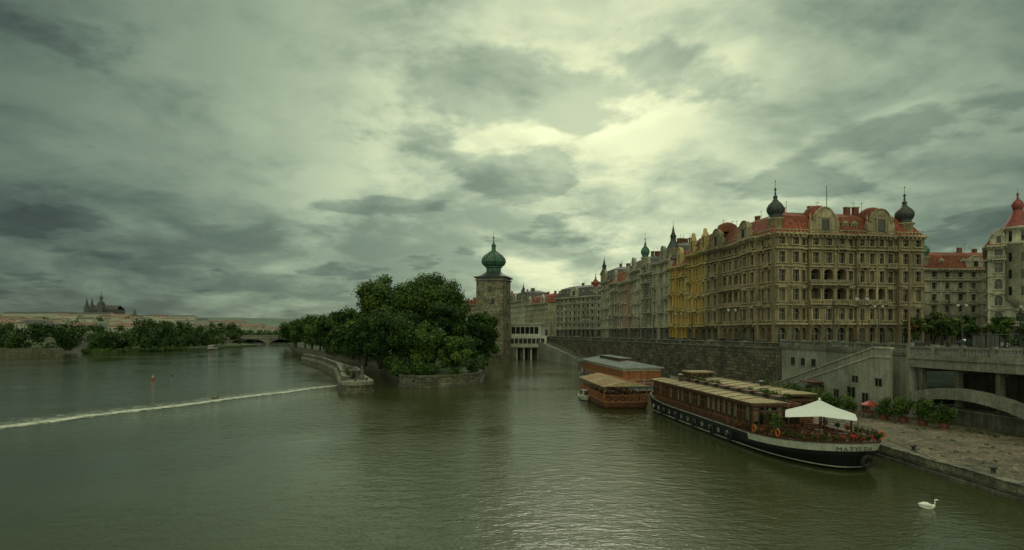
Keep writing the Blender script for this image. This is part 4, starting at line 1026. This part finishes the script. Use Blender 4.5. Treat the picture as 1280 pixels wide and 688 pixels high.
def longboat():
    s=Boat('floating_restaurant',(20.5,146),(23.9,108.5),8,p1=5,vm=.93,p0=5,v0=.07); L=s.L
    h=MB(); rs=s.rings(h,[(lambda t:-.5,.3,'navy'),(lambda t:.25,.1,'whiteh'),(lambda t:.7,0,'blue'),(lambda t:1.25,0,'white')]); h.poly(rs[-1],'deck'); h.obj('hull',s.root)
    c=MB(); B=s.B-.5; v0,v1=1.2,L-1.4
    s.box(c,v0,v1,-B,B,1.25,4.3,'gd')
    s.box(c,v0-.03,v1+.03,-B-.03,B+.03,1.251,2.1,'brickr'); s.box(c,v0-.03,v1+.03,-B-.03,B+.03,3.85,4.301,'white')
    n=18
    for i in range(n+1):
        v=v0+(v1-v0)*i/n; s.box(c,v-.1,v+.1,-B-.06,B+.06,2.101,3.849,'wood_o')
    for i in range(5): w=-B+2*B*i/4; s.box(c,v0-.06,v1+.06,w-.09,w+.09,2.102,3.848,'wood_o')
    c.obj('cabin',s.root)
    r=MB(); s.box(r,v0-.7,v1+.7,-B-.5,B+.5,4.302,4.5,'render')
    A=[s.P(v0-.6,-B-.4,4.501),s.P(v1+.6,-B-.4,4.501),s.P(v1+.6,B+.4,4.501),s.P(v0-.6,B+.4,4.501)]; R0=s.P(v0+2.5,0,5.3); R1=s.P(v1-2.5,0,5.3)
    for q in ([A[0],A[1],R1,R0],[A[2],A[3],R0,R1],[A[1],A[2],R1],[A[3],A[0],R0]): r.poly(q,'bluer')
    s.box(r,8,26,-1.1,1.1,4.9,5.6,'brickr'); s.box(r,7.8,26.2,-1.3,1.3,5.601,5.72,'bluer')
    for i in range(9): s.box(r,8.6+i*1.9,9.8+i*1.9,-1.13,1.13,5.1,5.5,'gm')
    r.obj('roof',s.root); f=MB(); s.rail(f,lambda t:1.25,1.0,'white',ins=.1); f.obj('railing',s.root)
longboat()
def smallboat():
    s=Boat('small_motorboat',(12.3,101),(11.9,94.6),2.5,p1=1.7,vm=.45,p0=4,v0=.1); L=s.L; sh=lambda t:.6+.25*t*t
    h=MB(); rs=s.rings(h,[(lambda t:-.3,.35,'blue'),(lambda t:.12,.15,'white'),(lambda t:sh(t),0,'white'),(lambda t:sh(t)+.02,.18,'white'),(lambda t:sh(t)-.3,.2,'white')]); h.poly(rs[-1],'deck'); h.obj('hull',s.root)
    c=MB(); 
    c.hexa([s.P(2.2,-.75,.5),s.P(4.2,-.6,.5),s.P(4.2,.6,.5),s.P(2.2,.75,.5),s.P(2.3,-.65,1.5),s.P(3.5,-.5,1.5),s.P(3.5,.5,1.5),s.P(2.3,.65,1.5)],'white')
    s.box(c,2.1,3.6,-.72,.72,1.501,1.57,'white'); s.box(c,2.4,3.3,-.76,.76,1.0,1.35,'gd')
    c.hexa([s.P(4.25,-.5,.8),s.P(4.27,-.5,.8),s.P(4.27,.5,.8),s.P(4.25,.5,.8),s.P(3.6,-.45,1.4),s.P(3.64,-.45,1.4),s.P(3.64,.45,1.4),s.P(3.6,.45,1.4)],'gd')
    s.box(c,-.3,.1,-.2,.2,.0,1.1,'black'); s.box(c,.6,1.2,-.8,.8,.4,.75,'wood'); c.obj('cabin_and_motor',s.root)
smallboat()
def tourboat():
    s=Boat('white_tour_boat',(-186,376),(-181,358),4,p1=2,vm=.7,p0=4,v0=.1)
    h=MB(); rs=s.rings(h,[(lambda t:-.3,.2,'conc_d'),(lambda t:.8,0,'render'),(lambda t:1.1,.1,'white')]); h.poly(rs[-1],'conc'); s.box(h,2,13,-1.5,1.5,1.11,2.9,'render'); s.box(h,2.5,12.6,-1.54,1.54,1.6,2.5,'gd'); h.obj('hull_and_cabin',s.root)
tourboat()
# ------------------------------------------------------------------ street furniture
def lamp(x,y,z,h=6,tw=True):
    r=empty('street_lamp',x,y,z); b=MB()
    b.lathe(x,y,[(.28,z),(.26,z+.5),(.14,z+.7),(.1,z+1.2),(.07,z+h*.75),(.06,z+h)],'iron',8)
    arms=((-.7,0),(.7,0)) if tw else ((0,0),)
    for dx,dy in arms:
        if tw: b.tube([(x,y,z+h-.8),(x+dx*.6,y,z+h-.6),(x+dx,y,z+h-.25)],.04,'iron',6)
        zz=z+h-.2; b.lathe(x+dx,y,[(.1,zz),(.22,zz+.1),(.26,zz+.35),(.15,zz+.55)],'lamp',8); b.lathe(x+dx,y,[(.28,zz+.551),(.1,zz+.7),(.02,zz+.85)],'iron',8)
    b.obj('post_and_lantern',r,True)
F=Fr(wallline[2],wallline[1])
for u in (12,34,56,78,100,122,144): p=F.P(u,-1.6,0); lamp(p[0],p[1],ST+.13,7)
for (x,y) in ((49,84),(66,108),(78,104),(94,110)): lamp(x,y,ST,7.5,True)
def pole(x,y,z,h,k,arm=0):
    r=empty('tram_wire_pole',x,y,z); b=MB(); b.lathe(x,y,[(.3,z),(.28,z+1),(.18,z+1.2),(.14,z+h*.9),(.2,z+h*.92),(.05,z+h)],k,10)
    if arm: b.tube([(x,y,z+h*.8),(x-arm,y+.5,z+h*.84)],.05,k,6)
    b.obj('pole',r,True)
pole(69.5,105,ST,18,'rust'); pole(60,112,ST,9,'iron',4); pole(45,150,ST,8,'iron',5); pole(42.5,180,ST,8,'iron',5)
pole(86,118,ST,11,'iron',4); pole(100,118,ST,8,'iron')
wb=MB()
for a,c in (((41.5,112,ST+7),(38,150,ST+7)),((38,150,ST+7),(32,190,ST+7)),((56,112.5,ST+7.5),(41.5,112,ST+7)),((82,118.5,ST+8.9),(56,112.5,ST+7.5)),((110,119,ST+8),(82,118.5,ST+8.9))):
    a=Vector(a);c=Vector(c); m=(a+c)/2-Vector((0,0,.25)); wb.tube([a,m,c],.02,'iron',4)
wb.obj('tram_wires',None,loc=(50,115,ST+7))
def car(x,y,z,ang,k):
    r=empty('parked_car',x,y,z); b=MB(); c,s=math.cos(ang),math.sin(ang)
    T=lambda u,w,h:(x+u*c-w*s,y+u*s+w*c,z+h)
    prof=[(-2.1,.35),(-2.15,.75),(-2.0,.95),(-1.0,1.02),(1.15,.98),(2.0,.82),(2.15,.6),(2.1,.35)]
    Lf=[T(u,-.87,h) for u,h in prof]; Rt=[T(u,.87,h) for u,h in prof]; b.poly(Lf,k); b.poly(Rt[::-1],k)
    for i in range(len(prof)): j=(i+1)%len(prof); b.poly([Lf[j],Lf[i],Rt[i],Rt[j]],k)
    g0=[(-1.75,1.0),(1.1,.99),(.35,1.42),(-1.15,1.45)]
    a=[T(u,-.8 if h<1.2 else -.62,h) for u,h in g0]; d=[T(u,.8 if h<1.2 else .62,h) for u,h in g0]
    b.poly(a,'gd');b.poly(d[::-1],'gd')
    b.poly([a[1],d[1],d[2],a[2]],'gd'); b.poly([a[0],a[3],d[3],d[0]],'gd'); b.hexa([a[3],a[2],d[2],d[3]]+[(p[0],p[1],p[2]+.05) for p in (a[3],a[2],d[2],d[3])],k)
    for u in (-1.35,1.35):
        for w in (-.82,.82): b.tube([T(u,w-.1,.33),T(u,w+.1,.33)],.33,'tyre',14); b.tube([T(u,w-.11,.33),T(u,w+.11,.33)],.18,'lamp',10)
    for w in (-.6,.6): b.tube([T(2.08,w,.68),T(2.16,w,.68)],.11,'lamp',8); b.tube([T(-2.16,w,.72),T(-2.1,w,.72)],.09,'red',8)
    b.obj('body_and_wheels',r)
M['carblue']=simple('car_blue',(.05,.1,.2),.3,.05,1,streak=False); M['cargrey']=simple('car_silver',(.3,.31,.31),.3,.05,1,streak=False)
an=math.atan2(158,-33)
for u,k in ((148,'cargrey'),(142,'black'),(121,'carblue'),(115,'cargrey'),(96,'red'),(88,'cargrey'),(60,'black'),(35,'cargrey')):
    p=F.P(u,-5.2,0); car(p[0],p[1],ST,an,k)
for u,k in ((150,'cargrey'),(132,'cargrey'),(126,'black'),(108,'white'),(102,'carblue')):
    p=F.P(u,-9.6,0); car(p[0],p[1],ST,an,k)
for x,y,k in ((58,108,'cargrey'),(64,110,'black'),(74,110,'black'),(92,114,'cargrey'),(99,130,'carblue')): car(x,y,ST,.15,k)
for x,y,h,o in ((82,113,7,0),(88,116,6.5,0),(96,134,7,0),(104,128,6,0),(104,148,8,0),(112,117,7,1),(76,113.5,6,1),(92,112,6.5,0),(100,116,5.5,0),(104,112,8,0)): tree('street_tree',x,y,ST,h,h*.36,leaf=.35,per=150,n=20,low=.25,mats=('leafB','leafO','leafB') if o else ('leafB','leafA','leafC'))
foliage('hedge',[(92+i*1.1,121-i*.1,ST+.9,1.1) for i in range(22)],110,.35,('leafA','leafB'),loc=(100,120,ST))
r=empty('advertising_column',90,100,ST); b=MB(); b.lathe(90,100,[(1.0,ST),(1.0,ST+.4),(.85,ST+.45),(.85,ST+3),(1.1,ST+3.1),(1.1,ST+3.3),(.5,ST+3.9),(.05,ST+4.3)],'iron',14); b.lathe(90,100,[(.87,ST+.7),(.87,ST+2.8)],'pale',14); b.obj('column',r,True)
r=empty('tram_stop_shelter',79,99,ST); b=MB(); b.abox(76.5,81.5,98,100.2,ST+2.5,ST+2.65,'iron'); b.abox(76.6,81.4,100,100.05,ST+.3,ST+2.4,'gm')
for x in (76.7,79,81.3): b.abox(x-.05,x+.05,99.9,100.1,ST,ST+2.5,'iron'); b.abox(x-.05,x+.05,98.1,98.2,ST,ST+2.5,'iron')
b.obj('frame_and_glass',r)
def planter(x,y,h=1.5):
    r=empty('potted_shrub',x,y,1); b=MB(); b.lathe(x,y,[(.4,1),(.5,1.55),(.55,1.6),(.45,1.6),(.43,1.5)],'brickr',12); b.obj('pot',r)
    foliage('shrub',[(x+rng.normal()*.28,y+rng.normal()*.28,1.7+rng.random()*h,.6) for _ in range(16)],130,.17,('leafA','leafB','leafC'),r)
for x,y,h in ((43,66,1.8),(43.8,64,2.1),(42.5,68.5,1.5),(44.6,62,1.5),(39.8,71,1.2),(41,80,1.3),(39.5,84,1.4),(40.2,77,1.2)): planter(x,y,h)
foliage('climbing_plants',[(41.2+rng.normal()*.3,74+i*.9,1.6+rng.random()*1.8,.8) for i in range(26)],120,.2,('leafA','leafB','leafC'),loc=(41,80,1))
def bench(x,y,ang):
    r=empty('park_bench',x,y,1); b=MB(); c,s=math.cos(ang),math.sin(ang); F=Fr((x-.9*c,y-.9*s),(x+.9*c,y+.9*s))
    for i in range(3): b.box(F,0,1.8,.02+i*.15,.14+i*.15,1.43,1.47,'wood')
    for i in range(3): b.box(F,0,1.8,-.06,-.02,1.55+i*.14,1.66+i*.14,'wood')
    for u in (.2,1.6): b.box(F,u-.03,u+.03,0,.05,1,1.42,'iron'); b.box(F,u-.03,u+.03,.4,.45,1,1.42,'iron'); b.box(F,u-.03,u+.03,-.1,-.061,1.3,1.97,'iron')
    b.obj('bench',r)
bench(41.5,70,-1.4)
def menu(x,y):
    r=empty('red_market_umbrella',x,y,1); b=MB(); b.tube([(x,y,1),(x,y,3.0)],.04,'iron',6); b.lathe(x,y,[(.4,1),(.4,1.1),(.05,1.15)],'conc',10)
    n=8
    for i in range(n):
        a,c=2*math.pi*i/n,2*math.pi*(i+1)/n; R=1.0; b.poly([(x+R*math.cos(a),y+R*math.sin(a),2.35),(x+R*math.cos(c),y+R*math.sin(c),2.35),(x,y,2.85)],'red')
        b.poly([(x+R*math.cos(a),y+R*math.sin(a),2.2),(x+R*math.cos(c),y+R*math.sin(c),2.2),(x+R*math.cos(c),y+R*math.sin(c),2.35),(x+R*math.cos(a),y+R*math.sin(a),2.35)],'red')
    b.obj('umbrella',r)
menu(42.6,71.5)
for y in (42,50,58,66): 
    r=empty('mooring_bollard',33.7-(y-42)*.03,y,1); b=MB(); b.lathe(33.7-(y-42)*.03,y,[(.22,1),(.16,1.1),(.14,1.4),(.25,1.45),(.25,1.55),(.1,1.6)],'iron',12); b.obj('bollard',r,True)
foliage('weeds',[(34.0+rng.random()*18,30+rng.random()*40,1.0,.22) for _ in range(120)]+[(45.7+rng.random()*.4,56+rng.random()*14,1.05,.3) for _ in range(20)],26,.12,('leafB','leafA'),loc=(40,50,1))
# ------------------------------------------------------------------ swan, ducks, buoy
def swan(x,y,ang,sc,name,k,kb,neck=True):
    r=empty(name,x,y,0); c,s=math.cos(ang),math.sin(ang); T=lambda u,w,h:(x+(u*c-w*s)*sc,y+(u*s+w*c)*sc,h*sc)
    b=MB()
    if neck: path=[(-.62,.22,.02),(-.5,.2,.1),(-.3,.14,.2),(0,.1,.25),(.25,.12,.22),(.4,.18,.14),(.5,.28,.075),(.53,.4,.052),(.5,.5,.045),(.5,.58,.045),(.54,.65,.05),(.62,.67,.06),(.7,.64,.045),(.74,.62,.03)]
    else: path=[(-.5,.16,.02),(-.35,.12,.1),(-.1,.08,.17),(.15,.1,.16),(.3,.2,.09),(.33,.3,.06),(.38,.34,.075),(.46,.33,.05)]
    b.tube([T(u,0,h) for u,h,_ in path],[q*sc for *_,q in path],k,14)
    u,h,_=path[-1]; b.tube([T(u-.01,0,h),T(u+.06,0,h-.02),T(u+.14,0,h-.045)],[.03*sc,.024*sc,.008*sc],kb,8)
    if neck:
        for sg in (-1,1):
            b.tube([T(.28,sg*.15,.2),T(.1,sg*.19,.28),T(-.2,sg*.17,.3),T(-.5,sg*.07,.32),T(-.68,sg*.02,.33)],[.04*sc,.13*sc,.14*sc,.07*sc,.01*sc],k,10)
            b.tube([T(.675,sg*.045,.66),T(.685,sg*.052,.66)],.012*sc,'black',6)
        b.tube([T(.7,0,.68),T(.75,0,.65)],.02*sc,'black',6)
    b.obj('body',r,True)
swan(25.9,37.4,-.15,.82,'swan','swan','beak')
swan(-48.5,98,.2,1.4,'duck','duck','beak',False); swan(-85,150,2.5,1.4,'duck','duck','beak',False)
r=empty('river_buoy',-82,137,0); b=MB(); b.lathe(-82,137,[(.35,-.2),(.5,.1),(.45,.3),(.2,.45),(.13,1.2),(.18,1.25),(.02,1.5)],'wood_o',12); b.lathe(-82,137,[(.2,.7),(.18,1.0)],'white',12); b.obj('float',r,True)
# ------------------------------------------------------------------ world / light / camera
W=bpy.data.worlds.new('World'); S.world=W; W.use_nodes=True; nt=W.node_tree; bg=nt.nodes['Background']
SUN_EL=math.radians(38); SUN_AZ=math.radians(8)
sky=N(nt,'ShaderNodeTexSky',sky_type='NISHITA'); sky.sun_disc=False; sky.sun_elevation=SUN_EL; sky.sun_rotation=SUN_AZ
tc=N(nt,'ShaderNodeTexCoord').outputs['Generated']
nz=N(nt,'ShaderNodeVectorMath',operation='NORMALIZE'); nt.links.new(tc,nz.inputs[0]); D=nz.outputs[0]
sp=N(nt,'ShaderNodeSeparateXYZ'); nt.links.new(D,sp.inputs[0])
zc=mth(nt,'MAXIMUM',sp.outputs[2],0.0)
def layer(off,zz,mx=1.0):
    den=mth(nt,'ADD',zc,off); cb=N(nt,'ShaderNodeCombineXYZ'); nt.links.new(mth(nt,'MULTIPLY',mth(nt,'DIVIDE',sp.outputs[0],den),mx),cb.inputs[0]); nt.links.new(mth(nt,'DIVIDE',sp.outputs[1],den),cb.inputs[1]); cb.inputs[2].default_value=zz; return cb.outputs[0]
n1=noise(nt,layer(.30,3.7,1.0),1.15,10,.55,.25); n2=noise(nt,layer(.22,8.2,1.0),2.6,10,.58,.3)
cv=mth(nt,'ADD',mth(nt,'MULTIPLY',n1,.6),mth(nt,'MULTIPLY',n2,.4))
puff=noise(nt,layer(.13,1.3,1.1),1.25,10,.54,.1); hi=noise(nt,layer(.13,1.42,1.1),1.25,10,.54,.1)
gv=Vector((.11,1,.28)).normalized()
dt=N(nt,'ShaderNodeVectorMath',operation='DOT_PRODUCT'); nt.links.new(D,dt.inputs[0]); dt.inputs[1].default_value=gv
g0=mth(nt,'MAXIMUM',dt.outputs['Value'],0.0)
gl=mth(nt,'ADD',mth(nt,'MULTIPLY',mth(nt,'POWER',g0,8.5),.52),mth(nt,'MULTIPLY',mth(nt,'POWER',g0,30.0),.10))
rear=mth(nt,'MULTIPLY',mapr(nt,sp.outputs[1],.25,-.6,0,1),.80); top=mth(nt,'MULTIPLY',mapr(nt,sp.outputs[2],.55,.95,0,1),.48)  # unseen sky behind camera and overhead brightened, added as fill light
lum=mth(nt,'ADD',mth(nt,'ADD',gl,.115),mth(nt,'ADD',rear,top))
cm=mapr(nt,cv,.40,.60,.54,1.30,True)
lum=mth(nt,'MULTIPLY',lum,cm)
lum=mth(nt,'MULTIPLY',lum,mapr(nt,puff,.53,.60,1.0,.62,True))
lum=mth(nt,'MULTIPLY',lum,mapr(nt,hi,.46,.53,1.0,1.10,True))
tint=ramp(nt,lum,[(0,(.72,1.10,.90)),(.22,(.80,1.09,.77)),(.8,(.96,1.03,.64))])
col=mixc(nt,1.0,tint,(10,10,10),'MULTIPLY'); 
vm=N(nt,'ShaderNodeVectorMath',operation='SCALE'); nt.links.new(col,vm.inputs[0]); nt.links.new(lum,vm.inputs['Scale'])
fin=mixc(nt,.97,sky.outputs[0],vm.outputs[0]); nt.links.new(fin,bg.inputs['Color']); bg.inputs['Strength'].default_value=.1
ld=bpy.data.lights.new('sun','SUN'); ld.energy=.7; ld.angle=math.radians(20); ld.color=(1,.96,.78); lo=bpy.data.objects.new('sun',ld); S.collection.objects.link(lo)
dv=Vector((math.sin(SUN_AZ)*math.cos(SUN_EL),math.cos(SUN_AZ)*math.cos(SUN_EL),math.sin(SUN_EL))); lo.rotation_euler=dv.to_track_quat('Z','Y').to_euler()
cd=bpy.data.cameras.new('camera'); cd.sensor_width=36; cd.lens=36*FP/1280; cd.shift_y=71/1280; cd.clip_end=20000; cd.clip_start=.1
co=bpy.data.objects.new('camera',cd); co.location=(0,0,H); co.rotation_euler=(math.radians(90),0,0); S.collection.objects.link(co); S.camera=co
S.view_settings.view_transform='Standard'; S.view_settings.look='None'; S.view_settings.exposure=0
